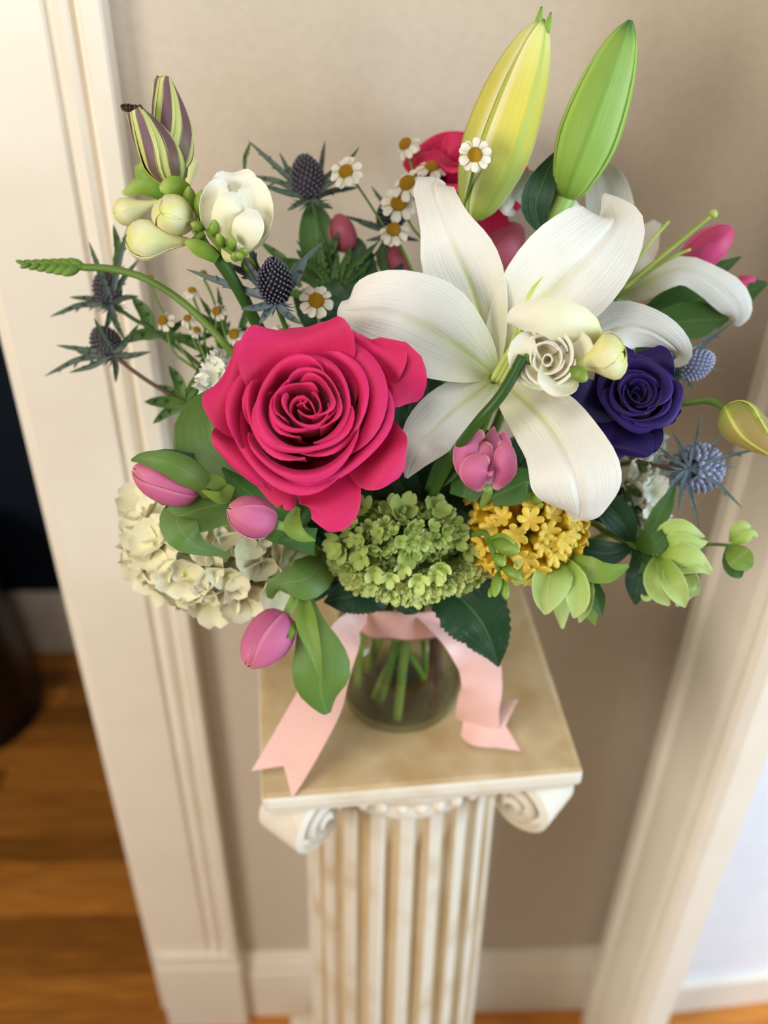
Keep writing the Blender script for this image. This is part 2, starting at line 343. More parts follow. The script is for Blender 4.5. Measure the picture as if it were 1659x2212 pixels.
MT['hyacinth'] = petal('yellow hyacinth bell', [(0, '#b9b638'), (.3, '#dcb524'), (.75, '#e8c02a'), (1, '#eccb50')], veins=.15, trans=.2, var=.06, rough=.4)
MT['ribbon'] = plain('blush satin ribbon', '#ecb8ac', '#efc1b5', 300, .38, .06, .4, 2, (1, 1, 6), .4, .6, .0004)

def glass(name, tint, edge, rough=.02):
    """clear thin glass or water: mostly lets light through, mirrors more at grazing angles"""
    m, nt, b = newmat(name); nt.nodes.remove(b)
    tr = nd(nt, 'ShaderNodeBsdfTransparent'); lw0 = nd(nt, 'ShaderNodeLayerWeight'); lw0.inputs[0].default_value = .5
    nt.links.new(mixc(nt, mth(nt, 'POWER', lw0.outputs['Facing'], 2.5), tint, edge), tr.inputs[0])
    gl = nd(nt, 'ShaderNodeBsdfGlossy'); gl.inputs['Roughness'].default_value = rough
    lw = nd(nt, 'ShaderNodeLayerWeight'); lw.inputs[0].default_value = .5
    mx = nd(nt, 'ShaderNodeMixShader'); nt.links.new(mth(nt, 'ADD', .035, mth(nt, 'MULTIPLY', mth(nt, 'POWER', lw.outputs['Facing'], 4.0), .55)), mx.inputs[0]); nt.links.new(tr.outputs[0], mx.inputs[1]); nt.links.new(gl.outputs[0], mx.inputs[2])
    nt.links.new(mx.outputs[0], nt.nodes['Material Output'].inputs[0]); return m
MT['glass'] = glass('clear vase glass', (.975, .985, .97, 1), (.42, .50, .40, 1)); MT['water'] = glass('vase water', (.95, .97, .91, 1), (.60, .68, .52, 1))

# ---------------------------------------------------------------- the room
YW = .869; XR = .405; XL = -.318                      # back wall, right wall, edge of the left doorway
CEIL = 2.7
wb_ = struct(box('wall_back', (XL, YW, 0), (XR+.03, YW+.12, CEIL), MT['wall']), 'beige painted back wall behind the pedestal')
struct(box('wall_lintel', (-1.25, YW, 2.1), (XL, YW+.12, CEIL), MT['wall']))
struct(box('wall_left', (-2.4, YW, 0), (-1.25, YW+.12, CEIL), MT['wall']))
struct(box('wall_right', (XR, .70, 0), (XR+.03, YW, CEIL), MT['wall']), 'short beige wall return at the right of the alcove')
struct(box('wall_hall', (-2.4, 1.745, 0), (XL+.5, 1.85, CEIL), MT['navy']), 'dark navy wall of the hall beyond the doorway')
struct(box('wall_hall_end', (-2.5, YW+.12, 0), (-2.4, 1.85, CEIL), MT['navy']))
struct(box('wall_hall_side', (XL+.4, YW+.12, 0), (XL+.5, 1.745, CEIL), MT['navy']))
struct(box('ceiling', (-2.5, YW+.12, CEIL), (XL+.5, 1.85, CEIL+.1), MT['trim']))
# bright wall of the side room, seen past the right casing
sw = thing('wall_side_room', 'bright white wall of the side room at the right edge', None, (.435, .845, 0), rotz=R_(5.5), kind='structure')
box('panel', (.0, 0, 0), (2.2, .06, CEIL), MT['white_wall'], sw, local=True)
box('skirting', (.0, -.012, 0), (2.2, 0, .085), MT['trim'], sw, bev=.003, local=True)

def skirting(name, fn, lo, hi):
    """0.18 m baseboard: flat board with a stepped cap"""
    prof = [(0, 0), (.016, 0), (.016, .135), (.013, .142), (.013, .155), (.009, .166), (.006, .18), (0, .18)]
    return struct(extrude(name, prof, lo, hi, fn, MT['trim']))
skirting('baseboard_back', lambda a, b, c: (c, YW-a, b), -.186, XR-.001)
skirting('baseboard_right', lambda a, b, c: (XR-a, c, b), .705, YW-.001)
skirting('baseboard_hall', lambda a, b, c: (c, 1.745-a, b), -2.4, XL+.4)
# left door casing: flat board, groove, raised back band; plinth block under it
tr1 = thing('trim_1', 'cream moulded door casing left of the beige wall', None, (XL, YW, 0), kind='structure')
prof = [(-.318, 0), (-.318, .019), (-.316, .021), (-.238, .021), (-.236, .016), (-.231, .016), (-.228, .021), (-.222, .024), (-.216, .021), (-.213, .017), (-.209, .019), (-.206, .028), (-.192, .028), (-.190, .026), (-.190, 0)]
extrude('casing', prof, .19, CEIL-.4, lambda a, b, c: (a, YW-b, c), MT['trim'], tr1)
extrude('plinth_block', [(-.322, 0), (-.322, .026), (-.318, .032), (-.190, .032), (-.186, .028), (-.186, 0)], 0, .185, lambda a, b, c: (a, YW-b, c), MT['trim'], tr1)
extrude('plinth_cap', [(-.322, 0), (-.322, .022), (-.317, .029), (-.191, .029), (-.187, .024), (-.187, 0)], .185, .215, lambda a, b, c: (a, YW-b, c), MT['trim'], tr1)
box('jamb', (XL-.018, YW, 0), (XL, YW+.12, 2.1), MT['trim'], tr1)
# right casing on the return wall
tr2 = thing('trim_2', 'cream moulded casing on the right wall beside the bright side room', None, (XR, .76, 0), kind='structure')
pr = [(.842, 0), (.842, .022), (.836, .024), (.815, .024), (.809, .017), (.801, .017), (.795, .021), (.715, .021), (.700, .018), (.692, .018), (.686, .012), (.682, 0)]
extrude('casing', pr, .0, CEIL-.4, lambda a, b, c: (XR-b, a, c), MT['trim'], tr2)
box('jamb', (XR, .682, 0), (XR+.03, .70, 2.1), MT['trim'], tr2)

# floor of separate boards
fl = thing('floor', 'orange brown strip oak floorboards', None, (0, .8, 0), kind='structure')
box('floor_base', (-2.5, -.6, -.05), (2.6, 1.85, -.012), MT['subfloor'], fl)
bw = .057; row = 0; y = -.55
bmesh_cache = {}
while y < 1.745:
    x = -2.45+(row*.37) % .6-.6
    while x < 2.4:
        L = random.choice((.5, .7, .9, 1.2)); x0, x1 = max(x, -2.45), min(x+L, 2.45)
        near = y > .3 and x0 < 1.0
        if x1-x0 > .05:
            key = round(x1-x0, 3)
            if key not in bmesh_cache:
                o = box('floor_board', (0, 0, -.012), (x1-x0-.0015, bw-.0015, 0), MT['board'], fl, bev=.0008, local=True); bmesh_cache[key] = o.data
            else:
                o = bpy.data.objects.new('floor_board', bmesh_cache[key]); COL.objects.link(o); o.parent = fl
            o.location = (x0, y-.8, 0)
        x += L
    y += bw; row += 1

# dark rounded bin in the hall
wbin = thing('waste_bin', 'dark brown rounded bin standing on the hall floor', 'bin', (-.875, 1.555, 0))
o = place('body', lathe_mesh('body', [(.16, .035), (.158, .05), (.15, .2), (.138, .42), (.135, .45), (.128, .45), (.126, .43), (.126, .4), (.02, .39)], 48, m=40), MT['leather'], wbin, (-.875, 1.555, 0), (0, 0, 1))
place('base_ring', lathe_mesh('base_ring', [(.15, 0), (.164, .004), (.166, .02), (.162, .036), (.15, .038)], 48, m=16), MT['leather_rim'], wbin, (-.875, 1.555, 0), (0, 0, 1))

# ---------------------------------------------------------------- pedestal
ZP = 1.025
ped = thing('pedestal', 'antiqued ivory fluted column pedestal with scrolled capital and tan top', 'pedestal', (.046, .684, 0), rotz=R_(5.0))
S2 = .1405
top = box('top_slab', (-S2, -S2, ZP-.020), (S2, S2, ZP), [MT['tan'], MT['cream']], ped, bev=.006, local=True)
for p in top.data.polygons: p.material_index = 0 if p.normal.z > .93 else 1
box('under_slab', (-S2+.006, -S2+.006, ZP-.030), (S2-.006, S2-.006, ZP-.020), MT['cream'], ped, bev=.003, local=True)
# fluted shaft, fillets ivory, flutes washed tan
nf = 22; seg = 12; zs = np.linspace(.16, .925, 14); V = []; Fc = []; mi = []; tot = nf*seg
for z in zs:
    tz = (z-.16)/.765; rr = .111-.010*tz**1.4
    for k in range(tot):
        a = 6.28319*k/tot; q = (k % seg)/seg
        fade = 1.0
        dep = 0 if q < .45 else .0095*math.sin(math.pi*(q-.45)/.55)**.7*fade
        if z in (zs[0], zs[-1]): dep *= .15
        V.append(((rr-dep)*math.cos(a), (rr-dep)*math.sin(a), z))
for i in range(len(zs)-1):
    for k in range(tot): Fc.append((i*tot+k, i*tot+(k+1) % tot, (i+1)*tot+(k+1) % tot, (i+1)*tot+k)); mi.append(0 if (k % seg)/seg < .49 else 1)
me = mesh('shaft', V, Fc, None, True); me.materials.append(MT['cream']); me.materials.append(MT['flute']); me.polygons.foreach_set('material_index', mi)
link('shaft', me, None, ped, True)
def ring(name, prof, mat, lob=0, nl=1, ns=96):
    me = lathe_mesh(name, prof, ns, lob, nl, m=len(prof)*4); return link(name, me, mat, ped, True)
ring('necking', [(.090, .918), (.100, .922), (.103, .930), (.099, .938), (.097, .946), (.104, .952), (.108, .96), (.10, .966)], MT['cream'])
ring('echinus', [(.100, .955), (.108, .957), (.121, .970), (.126, .984), (.120, .994), (.09, .996)], MT['cream'])
bead = lathe_mesh('egg_moulding', [(.001, 0), (.004, .002), (.0058, .009), (.005, .016), (.001, .02)], 10)
for k in range(44):
    a = 6.2832*k/44; o = bpy.data.objects.new('egg_moulding', bead); COL.objects.link(o)
    if not bead.materials: bead.materials.append(MT['cream'])
    o.parent = ped; o.location = (.116*math.cos(a), .116*math.sin(a), .956); o.rotation_euler = (0, R_(24), a)
# corner scrolls
def volute_mesh():
    V = []; Fc = []; n = 90; c0 = (.150, .960)
    pts = []
    for i in range(14): pts.append((.05+.100*i/14, .993-.004*i/14, .0068, .030+.000*i))
    for i in range(n):
        th = math.pi/2-i/(n-1)*2*math.pi*2.35; r = .0345*(1-.86*(i/(n-1))**.85)
        pts.append((c0[0]+r*math.cos(th), c0[1]+r*math.sin(th), .0066*(1-.5*i/n), .030+.006*i/n))
    P = np.array(pts); T = np.gradient(P[:, :2], axis=0); T /= np.linalg.norm(T, axis=1, keepdims=True); Nn = np.stack([-T[:, 1], T[:, 0]], 1)
    for (x, z, t, w), nn in zip(P, Nn):
        for sx, sw in ((-.5, -1), (.5, -.86), (.5, .86), (-.5, 1)):
            V.append((x+nn[0]*t*sx, w*.5*sw*1.7, z+nn[1]*t*sx))
    for i in range(len(P)-1):
        for k in range(4): Fc.append((i*4+k, i*4+(k+1) % 4, i*4+4+(k+1) % 4, i*4+4+k))
    Fc += [(3, 2, 1, 0), tuple(range(len(V)-4, len(V)))]
    # web that closes the scroll, set back from its faces
    k0 = len(V); m = 40
    for s in (-1, 1):
        for i in range(m): V.append((c0[0]+.031*math.cos(6.2832*i/m), s*.017, c0[1]+.031*math.sin(6.2832*i/m)))
    Fc += [(k0+i, k0+(i+1) % m, k0+m+(i+1) % m, k0+m+i) for i in range(m)]+[tuple(range(k0+m-1, k0-1, -1)), tuple(range(k0+m, k0+2*m))]
    k1 = len(V); bx_ = [(.06, .94), (.125, .938), (.13, .992), (.06, .992)]
    for s in (-1, 1):
        for a, b in bx_: V.append((a, s*.016, b))
    Fc += [(k1+i, k1+(i+1) % 4, k1+4+(i+1) % 4, k1+4+i) for i in range(4)]+[(k1+3, k1+2, k1+1, k1), (k1+4, k1+5, k1+6, k1+7)]
    me = mesh('scroll', V, Fc, None, False); bm = bmesh.new(); bm.from_mesh(me); bmesh.ops.recalc_face_normals(bm, faces=bm.faces[:]); bm.to_mesh(me); bm.free()
    me.polygons.foreach_set('use_smooth', [False]*len(me.polygons)); return me
vm = volute_mesh(); vm.materials.append(MT['cream'])
for k in range(4):
    o = bpy.data.objects.new('scroll', vm); COL.objects.link(o); o.parent = ped; o.rotation_euler = (0, 0, R_(45+90*k))
ring('shaft_base', [(.10, .165), (.125, .160), (.132, .145), (.124, .130), (.122, .118), (.138, .108), (.144, .09), (.138, .07), (.10, .068)], MT['cream'])
box('foot_slab', (-.146, -.146, 0), (.146, .146, .072), MT['cream'], ped, bev=.004, local=True)

# ---------------------------------------------------------------- vase
VC = np.array([.040, .652, ZP])
def Vp(dx, dy, h): return VC+np.array([dx, dy, h])
vase = thing('glass_vase', 'clear rounded glass vase with water and stems on the pedestal', 'vase', VC)
outer = [(.001, .0005), (.046, .0005), (.052, .004), (.0565, .025), (.0585, .06), (.057, .09), (.052, .118), (.047, .135), (.047, .145), (.050, .152)]
inner = [(.048, .152), (.045, .145), (.045, .135), (.050, .117), (.055, .09), (.0565, .06), (.0545, .026), (.049, .009), (.03, .007), (.001, .007)]
vm_ = lathe_mesh('glass_body', outer+inner, 64, m=90); place('glass_body', vm_, MT['glass'], vase, VC, (0, 0, 1))
place('water', lathe_mesh('water', [(.001, .0075), (.03, .0075), (.0485, .0095), (.054, .026), (.056, .06), (.0557, .070), (.0557, .0705), (.03, .0705), (.001, .0705)], 64, m=60), MT['water'], vase, VC, (0, 0, 1))

# ---------------------------------------------------------------- ribbon
rib = thing('ribbon', 'blush pink satin ribbon tied round the vase neck with two trailing tails', 'ribbon', Vp(0, 0, .13))
def band():
    n = 72; V = []; rows = [(.0495, .113), (.0525, .119), (.0520, .130), (.0515, .141), (.0535, .148), (.0525, .1485), (.0505, .141), (.0510, .130), (.0515, .119), (.0485, .1135)]
    for i in range(n):
        a = 6.2832*i/n; wz = .0015*math.sin(3*a)+.001*math.sin(7*a+1); wr = .0008*math.sin(5*a)+.0006*math.sin(11*a)
        for r, z in rows: V.append(VC+np.array([(r+wr)*math.cos(a), (r+wr)*math.sin(a), z+wz]))
    m = len(rows); Fc = [(i*m+k, ((i+1) % n)*m+k, ((i+1) % n)*m+(k+1) % m, i*m+(k+1) % m) for i in range(n) for k in range(m)]
    return link('neck_band', mesh('neck_band', V, Fc), MT['ribbon'], rib)
band()
def tail(name, ctrl, notch, cup=0.0, nu=30, nv=9):
    """ribbon tail with a swallow-tail end"""
    A = np.array([list(U(*c[:3]))+[M(c[3], c[2]), R_(c[4])] for c in ctrl]); ts = np.linspace(0, 1, nu); Q = cr(A, ts)
    C, W, ro = Q[:, :3], Q[:, 3], Q[:, 4]; T = np.gradient(C, axis=0); T /= np.linalg.norm(T, axis=1, keepdims=True)
    N = EYE-C; N /= np.linalg.norm(N, axis=1, keepdims=True); S = np.cross(T, N); S /= np.linalg.norm(S, axis=1, keepdims=True); N2 = np.cross(S, T)
    S, N2 = S*np.cos(ro)[:, None]+N2*np.sin(ro)[:, None], N2*np.cos(ro)[:, None]-S*np.sin(ro)[:, None]
    G = np.zeros((nu, nv, 3))
    for j, v in enumerate(np.linspace(-1, 1, nv)):
        k = (1-abs(v))*notch; cut = np.clip((ts-.75)/.25, 0, 1)
        G[:, j] = C+S*(W*v)[:, None]+N2*(cup*W*v*v)[:, None]-T*(k*cut)[:, None]
    sheet(name, G, tvgrid(ts, np.linspace(-1, 1, nv), .5), MT['ribbon'], rib, .0007)
tail('tail', [(792, 1334, .826, 16, 50), (760, 1352, .815, 32, 25), (735, 1395, .805, 40, 8), (712, 1455, .81, 44, 0), (690, 1515, .825, 52, -6), (650, 1590, .84, 54, -6), (612, 1655, .852, 54, -4), (588, 1693, .857, 53, 0)], .020, .06)
tail('tail', [(902, 1330, .826, 6, 60), (935, 1352, .825, 14, 50), (985, 1385, .825, 30, 25), (1030, 1430, .832, 44, -10), (1042, 1480, .845, 45, 15), (1032, 1530, .862, 46, 0), (1030, 1572, .884, 50, -18)], .0, -.12)
tail('tail_end', [(1000, 1567, .8855, 22, 0), (1030, 1572, .880, 40, 12), (1075, 1567, .878, 48, 8), (1122, 1566, .876, 55, 0)], .012, .0, 20)

# ---------------------------------------------------------------- flower builders
GA = 2.39996
nst = [0]
def stem_to_vase(th, pts, r=.003, mat='stem', deep=False, name='stem', at=None):
    """stem from the bloom through the vase neck; deep ones stand in the water"""
    k = nst[0]; nst[0] += 1; a = k*GA; q = .014+.024*((k*.618) % 1)
    P = [np.asarray(p, float) for p in pts]; e = Vp(q*math.cos(a), q*math.sin(a), .152)
    if at is not None: P += [Vp(*at[0]), Vp(*at[1])]
    elif deep: P += [e, Vp(-q*.9*math.cos(a), -q*.9*math.sin(a), .014)]
    else: P += [e, e+np.array([-.3*q*math.cos(a), -.3*q*math.sin(a), -.03])]
    return tube(th, name, P, r, MT[mat], 8, m=10*len(P))

def goblet(th, base, tip, rad, prof, mat, n=3, half=62, inner=True, g=(1, 1, 1, .95, .8, .45, .05), twist=0.0, top=0.0, wav=0.0, name='petal', spin=None, keel=0.0, spiral=.05, nu=14, nv=11, inner_mul=.93):
    """closed or opening bloom: overlapping petals round the line base-tip. prof rows: (radius share, height share)"""
    base, tip = np.asarray(base), np.asarray(tip); L = np.linalg.norm(tip-base); ph = rng.random()*6.28 if spin is None else spin
    for lay in ((0, 1) if inner else (0,)):
        k = 1.0 if lay == 0 else inner_mul
        pr = [(r*rad*k, z*L*(1.0 if lay == 0 else .985)) for r, z in prof]
        for i in range(n):
            whorl(th, name, base, tip-base, pr, ph+6.28319*(i+.5*lay)/n, R_(half), MT[mat], nu, nv, g, top, twist, spiral, wav, keel=keel*rad)
TULIP = [(.12, 0), (.72, .10), (.98, .32), (.98, .55), (.78, .78), (.42, .93), (.10, 1.0)]
TULIP_TIP = [(.12, 0), (.75, .12), (1.0, .38), (.98, .60), (.82, .80), (.56, .94), (.34, 1.0)]
TULIP_OPEN = [(.12, 0), (.75, .12), (1.0, .38), (.98, .62), (.86, .82), (.66, .95), (.52, 1.0)]
FUNNEL = [(.12, 0), (.22, .15), (.5, .4), (.90, .64), (.98, .78), (.70, .93), (.22, 1.0)]
LILYBUD = [(.28, 0), (.62, .08), (.95, .28), (1.0, .45), (.82, .70), (.46, .90), (.07, 1.0)]
LISIBUD = [(.25, 0), (.75, .12), (1.0, .32), (.95, .5), (.72, .75), (.48, .93), (.40, 1.0)]

def rose_rings(th, base, axis, R, rings, mat, name='petal', spin=.3, wav=.0, tilt=.10):
    a = spin
    for ri, (r, zt, n, half, flare) in enumerate(rings):
        for i in range(n):
            j = 1+.07*(rng.random()-.5); f = flare*(.7+.6*rng.random()); zz = zt*(1+.05*(rng.random()-.5))
            pr = [(.10*r+.03, 0), (.66*r, .22*zz), (.95*r, .52*zz), (r, .82*zz), (r*(1+.35*f), .95*zz), (r*(1+.8*f), zz), (r*(1+1.15*f), zz*(1-.04-.08*f))]
            off = tilt*R*(rng.random(3)-.5); ax2 = nrm(np.asarray(axis)+1.1*tilt*(rng.random(3)-.5))
            whorl(th, name, base+off, ax2, [(x*R*j, z*R) for x, z in pr], a+6.28319*i/n+.5*(rng.random()-.5), R_(half*(1.0+.3*rng.random())), MT[mat], 20, 25, None, .34+.16*rng.random(), 0, .09, wav*R, .0008)
        a += GA*.9

def label_thing(name, label, cat, p, group=None): return thing(name, label, cat, p, group)

# ================================================================ roses
p0 = U(672, 920, .655); th = thing('rose', 'large open hot pink rose in the front of the bouquet', 'rose', p0, 'pink roses')
ax = nrm(view(p0)+.36*UP-.10*RT)
rose_rings(th, p0, ax, .0625, [(.05, .58, 2, 120, .10), (.12, .63, 2, 115, .14), (.205, .67, 3, 92, .15), (.30, .68, 3, 90, .15), (.41, .65, 3, 90, .16), (.53, .58, 4, 74, .18), (.66, .48, 4, 72, .22)], 'rose', wav=.03)
for c, cu in (
    ([(672, 890, .655, 45), (652, 815, .640, 105), (640, 760, .628, 128), (632, 728, .628, 112), (630, 714, .634, 66)], .22),
    ([(715, 880, .658, 45), (785, 835, .648, 84), (845, 815, .640, 84), (885, 840, .640, 52), (907, 862, .646, 8)], .10),
    ([(715, 905, .658, 45), (775, 945, .648, 74), (815, 985, .638, 78), (845, 1008, .634, 62), (868, 1022, .638, 14)], -.10),
    ([(690, 930, .660, 50), (703, 1010, .648, 66), (712, 1070, .636, 68), (708, 1110, .634, 58), (690, 1135, .638, 22)], -.16),
    ([(640, 905, .660, 45), (585, 960, .650, 84), (545, 998, .642, 108), (528, 1014, .640, 98), (520, 1024, .644, 62)], -.14),
    ([(620, 880, .655, 50), (555, 852, .640, 100), (510, 830, .630, 104), (488, 820, .630, 82), (480, 815, .636, 40)], .20),
    ([(640, 900, .66, 40), (575, 985, .652, 45), (600, 1060, .645, 28), (622, 1085, .642, 20), (618, 1102, .643, 5)], -.2),
    ([(730, 870, .655, 45), (790, 790, .642, 72), (815, 755, .636, 70), (820, 742, .640, 48)], .18)):
    strip(th, 'petal', c, MT['rose'], 18, 15, cup=cu, ruf=.07, rufn=1.6, thick=.0008)
for k in range(4):
    a = 6.28*k/4; strip(th, 'sepal', [(672, 930, .668, 6), (672+40*math.cos(a), 940+40*math.sin(a), .675, 12), (672+85*math.cos(a), 950+75*math.sin(a), .68, 2)], MT['leaf_mid'], 8, 5)
strip(th, 'leaf', [(585, 1170, .71, 14), (622, 1110, .695, 46), (655, 1050, .69, 40), (690, 1000, .69, 6)], MT['leaf_mid'], 14, 9, cup=.15, keel=.06, jag=.05, jagn=12)
stem_to_vase(th, [p0-.002*ax, p0-.04*ax, U(720, 1080, .76)], .0032, 'stem_dark', True)

p0 = U(1010, 440, .815); th = thing('rose', 'deep pink rose half hidden behind the yellow lily bud', 'rose', p0, 'pink roses')
ax = nrm(view(p0)+1.1*UP-.2*RT)
rose_rings(th, p0, ax, .046, [(.12, .9, 3, 80, .05), (.28, .98, 3, 75, .10), (.45, .98, 4, 62, .15), (.66, .90, 5, 52, .3)], 'rose_back', wav=.03)
for c in ([(1000, 450, .795, 30), (950, 395, .785, 48), (915, 350, .785, 42), (905, 335, .79, 14)], [(1030, 450, .795, 30), (1085, 420, .785, 50), (1118, 375, .785, 35), (1124, 350, .79, 8)],
          [(1000, 440, .80, 40), (985, 360, .79, 60), (968, 330, .785, 50), (950, 322, .79, 25)], [(1030, 455, .79, 40), (1060, 500, .785, 45), (1070, 530, .785, 30)]):
    strip(th, 'petal', c, MT['rose_back'], 12, 9, cup=-.15, ruf=.08, thick=.0008)
stem_to_vase(th, [p0, U(1020, 520, .81), U(980, 760, .80)], .003, 'stem_dark')

# ================================================================ lilies
p0 = U(1068, 812, .700); th = thing('lily', 'open white lily with six petals at the centre of the bouquet', 'lily', p0, 'white lilies')
for c, cu, ke, ru in (
    ([(1060, 812, .702, 16), (1048, 720, .690, 48, 10), (1018, 620, .674, 78, 10), (985, 548, .666, 80, 4), (960, 482, .664, 55), (944, 436, .668, 46), (936, 402, .678, 42), (940, 384, .690, 24)], (.3, .25, .1, .05, -.1, -.25), .05, .06),
    ([(1064, 808, .702, 18), (1015, 768, .684, 62, -8), (940, 716, .660, 102, -6), (862, 682, .648, 98), (795, 672, .650, 78), (752, 672, .660, 44), (732, 664, .668, 14)], (.35, .2, .02, -.12, -.2), .05, .04),
    ([(1072, 808, .702, 18), (1108, 722, .688, 62), (1165, 655, .670, 98), (1228, 588, .660, 112), (1288, 528, .662, 100), (1326, 484, .674, 72), (1326, 456, .686, 38), (1304, 420, .694, 4)], (.4, .25, .1, 0, -.15), .05, .03),
    ([(1066, 822, .702, 16), (1030, 850, .694, 44), (975, 888, .684, 60), (928, 935, .676, 58), (900, 978, .674, 40), (885, 1012, .680, 18), (878, 1032, .686, 3)], (.2, .05, -.1, -.25), .05, .10),
    ([(1078, 816, .702, 18), (1118, 852, .682, 50), (1172, 902, .660, 74), (1212, 955, .644, 84), (1240, 1020, .636, 98), (1252, 1072, .642, 88), (1254, 1104, .654, 56), (1250, 1122, .664, 22)], (.25, .05, -.08, -.15, -.25), .06, .06),
    ([(1086, 808, .702, 18), (1180, 775, .706, 42), (1270, 738, .704, 54), (1335, 706, .700, 56), (1395, 712, .700, 46, -15), (1440, 736, .704, 38, -30), (1468, 764, .716, 26, -50), (1456, 782, .728, 12, -70)], (.2, 0, -.3, -.5), .06, .05)):
    strip(th, 'petal', c, MT['lily'], 30, 29, cup=cu, keel=ke*1.2, kw=.075, ruf=ru, rufn=1.8, thick=.0009)
for (x, y, d) in ((1118, 712, .640), (1130, 740, .636), (1108, 735, .645), (1125, 725, .632), (1140, 755, .64), (1102, 760, .65)):
    tube(th, 'filament', [U(1062, 822, .698), U((1062+x)/2+4, (822+y)/2+6, .672), U(x, y, d)], [.0014, .0011, .0009], MT['lily_green'], 6)
for a, b in (((1135, 660, .645), (1172, 598, .64)), ((1220, 665, .645), (1243, 655, .645))):
    strip(th, 'filament', [(a[0], a[1], a[2], 4), ((a[0]+b[0])/2-6, (a[1]+b[1])/2, .643, 5), (*b, .6)], MT['lily_green'], 6, 3)
stem_to_vase(th, [p0, U(1050, 900, .73), U(960, 1100, .79)], .004, 'stem', True)

p0 = U(1332, 640, .775); th = thing('lily', 'white lily behind at the right with long green pistil', 'lily', p0, 'white lilies')
for c, cu in (
    ([(1335, 640, .775, 12), (1385, 618, .765, 30, 20), (1432, 592, .757, 34, 25), (1482, 582, .752, 32, 20), (1532, 606, .752, 34, 10), (1575, 640, .756, 38), (1597, 676, .764, 28), (1592, 704, .772, 6)], -.25),
    ([(1332, 635, .775, 20), (1330, 540, .782, 46), (1318, 450, .782, 50), (1306, 392, .78, 40), (1288, 352, .785, 10)], .15),
    ([(1325, 630, .775, 20), (1245, 510, .758, 44), (1175, 430, .738, 42), (1126, 402, .732, 34), (1094, 418, .730, 26), (1096, 452, .732, 14), (1112, 462, .735, 5)], -.2),
    ([(1330, 645, .775, 16), (1330, 690, .765, 34), (1345, 740, .77, 30), (1360, 780, .78, 8)], -.2),
    ([(1335, 630, .78, 16), (1380, 540, .80, 38), (1420, 480, .82, 10)], .1),
    ([(1325, 645, .78, 16), (1290, 690, .78, 34), (1260, 740, .79, 8)], -.2)):
    strip(th, 'petal', c, MT['lily'], 22, 11, cup=cu, keel=.05, ruf=.05, thick=.0009)
for pts, r in (([(1340, 625, .77), (1440, 545, .75), (1538, 464, .735)], .0016), ([(1345, 610, .77), (1400, 530, .765), (1445, 478, .765)], .0013), ([(1345, 620, .77), (1430, 565, .76), (1492, 538, .755)], .0012), ([(1345, 625, .77), (1420, 575, .762), (1475, 545, .76)], .0012)):
    tube(th, 'filament', [U(*q) for q in pts], [r*1.25, r, r*.9], MT['lily_green'], 6)
egg(th, 'stigma', U(1533, 468, .736), U(1549, 455, .733), .0036, MT['lily_green'])
strip(th, 'leaf', [(1330, 760, .80, 14), (1420, 700, .795, 48), (1500, 650, .79, 50), (1590, 620, .79, 22), (1655, 610, .79, 2)], MT['leaf_mid'], 14, 7, cup=.1, keel=.08)
strip(th, 'leaf', [(1380, 740, .79, 14), (1450, 700, .78, 40), (1530, 690, .775, 34), (1575, 690, .77, 3)], MT['leaf_mid'], 12, 7, cup=.1, keel=.08)
stem_to_vase(th, [p0, U(1280, 760, .80), U(1100, 1000, .82)], .0038, deep=True)

for nm, b, t, rad, mt, label, sp in (
    ('yellow', (1024, 468, .735), (1172, 40, .675), 72, 'bud_yellow', 'tall yellow green lily bud just opening at its tip', .9),
    ('green', (1222, 428, .735), (1362, 44, .675), 66, 'bud_green', 'tall closed bright green lily bud', .35)):
    B, T = U(*b), U(*t); th = thing('lily_bud', label, 'lily bud', B, 'tall lily buds'); rd = M(rad, .705)
    goblet(th, B, T, rd, LILYBUD, mt, 3, 50, False, g=(1.1, 1.1, 1.1, 1.1, 1.1, 1.15, .8), spin=sp, keel=.10, spiral=.0, nu=22, nv=15, name='outer_tepal')
    goblet(th, B, T, rd*.93, LILYBUD, mt, 3, 40, False, g=(1, 1, 1, 1, 1, 1, .6), spin=sp+1.047, keel=.05, spiral=0, nu=20, nv=11, name='inner_tepal')
    if nm == 'yellow':
        for a, c in (((1160, 60, .676), (1170, 14, .672)), ((1180, 70, .674), (1190, 26, .672))):
            strip(th, 'tepal_tip', [(*a, 8), ((a[0]+c[0])/2, (a[1]+c[1])/2, .672, 7), (*c, 1)], MT['bud_green'], 8, 5, cup=-.4)
        stem_to_vase(th, [B, U(1008, 520, .742), U(1000, 720, .77)], .004, 'stem', deep=True)
    else:
        tube(th, 'neck', [B, U(1205, 462, .735), U(1185, 500, .74)], [.0075, .007, .006], MT['stem_pale'])
        strip(th, 'leaf', [(1172, 505, .735, 6), (1156, 450, .728, 30), (1170, 400, .725, 32), (1190, 352, .728, 14), (1207, 322, .735, 1)], MT['leaf_dark'], 16, 9, cup=.12, keel=.06)
        stem_to_vase(th, [U(1185, 500, .74), U(1150, 620, .76), U(1080, 900, .80)], .004, 'stem')

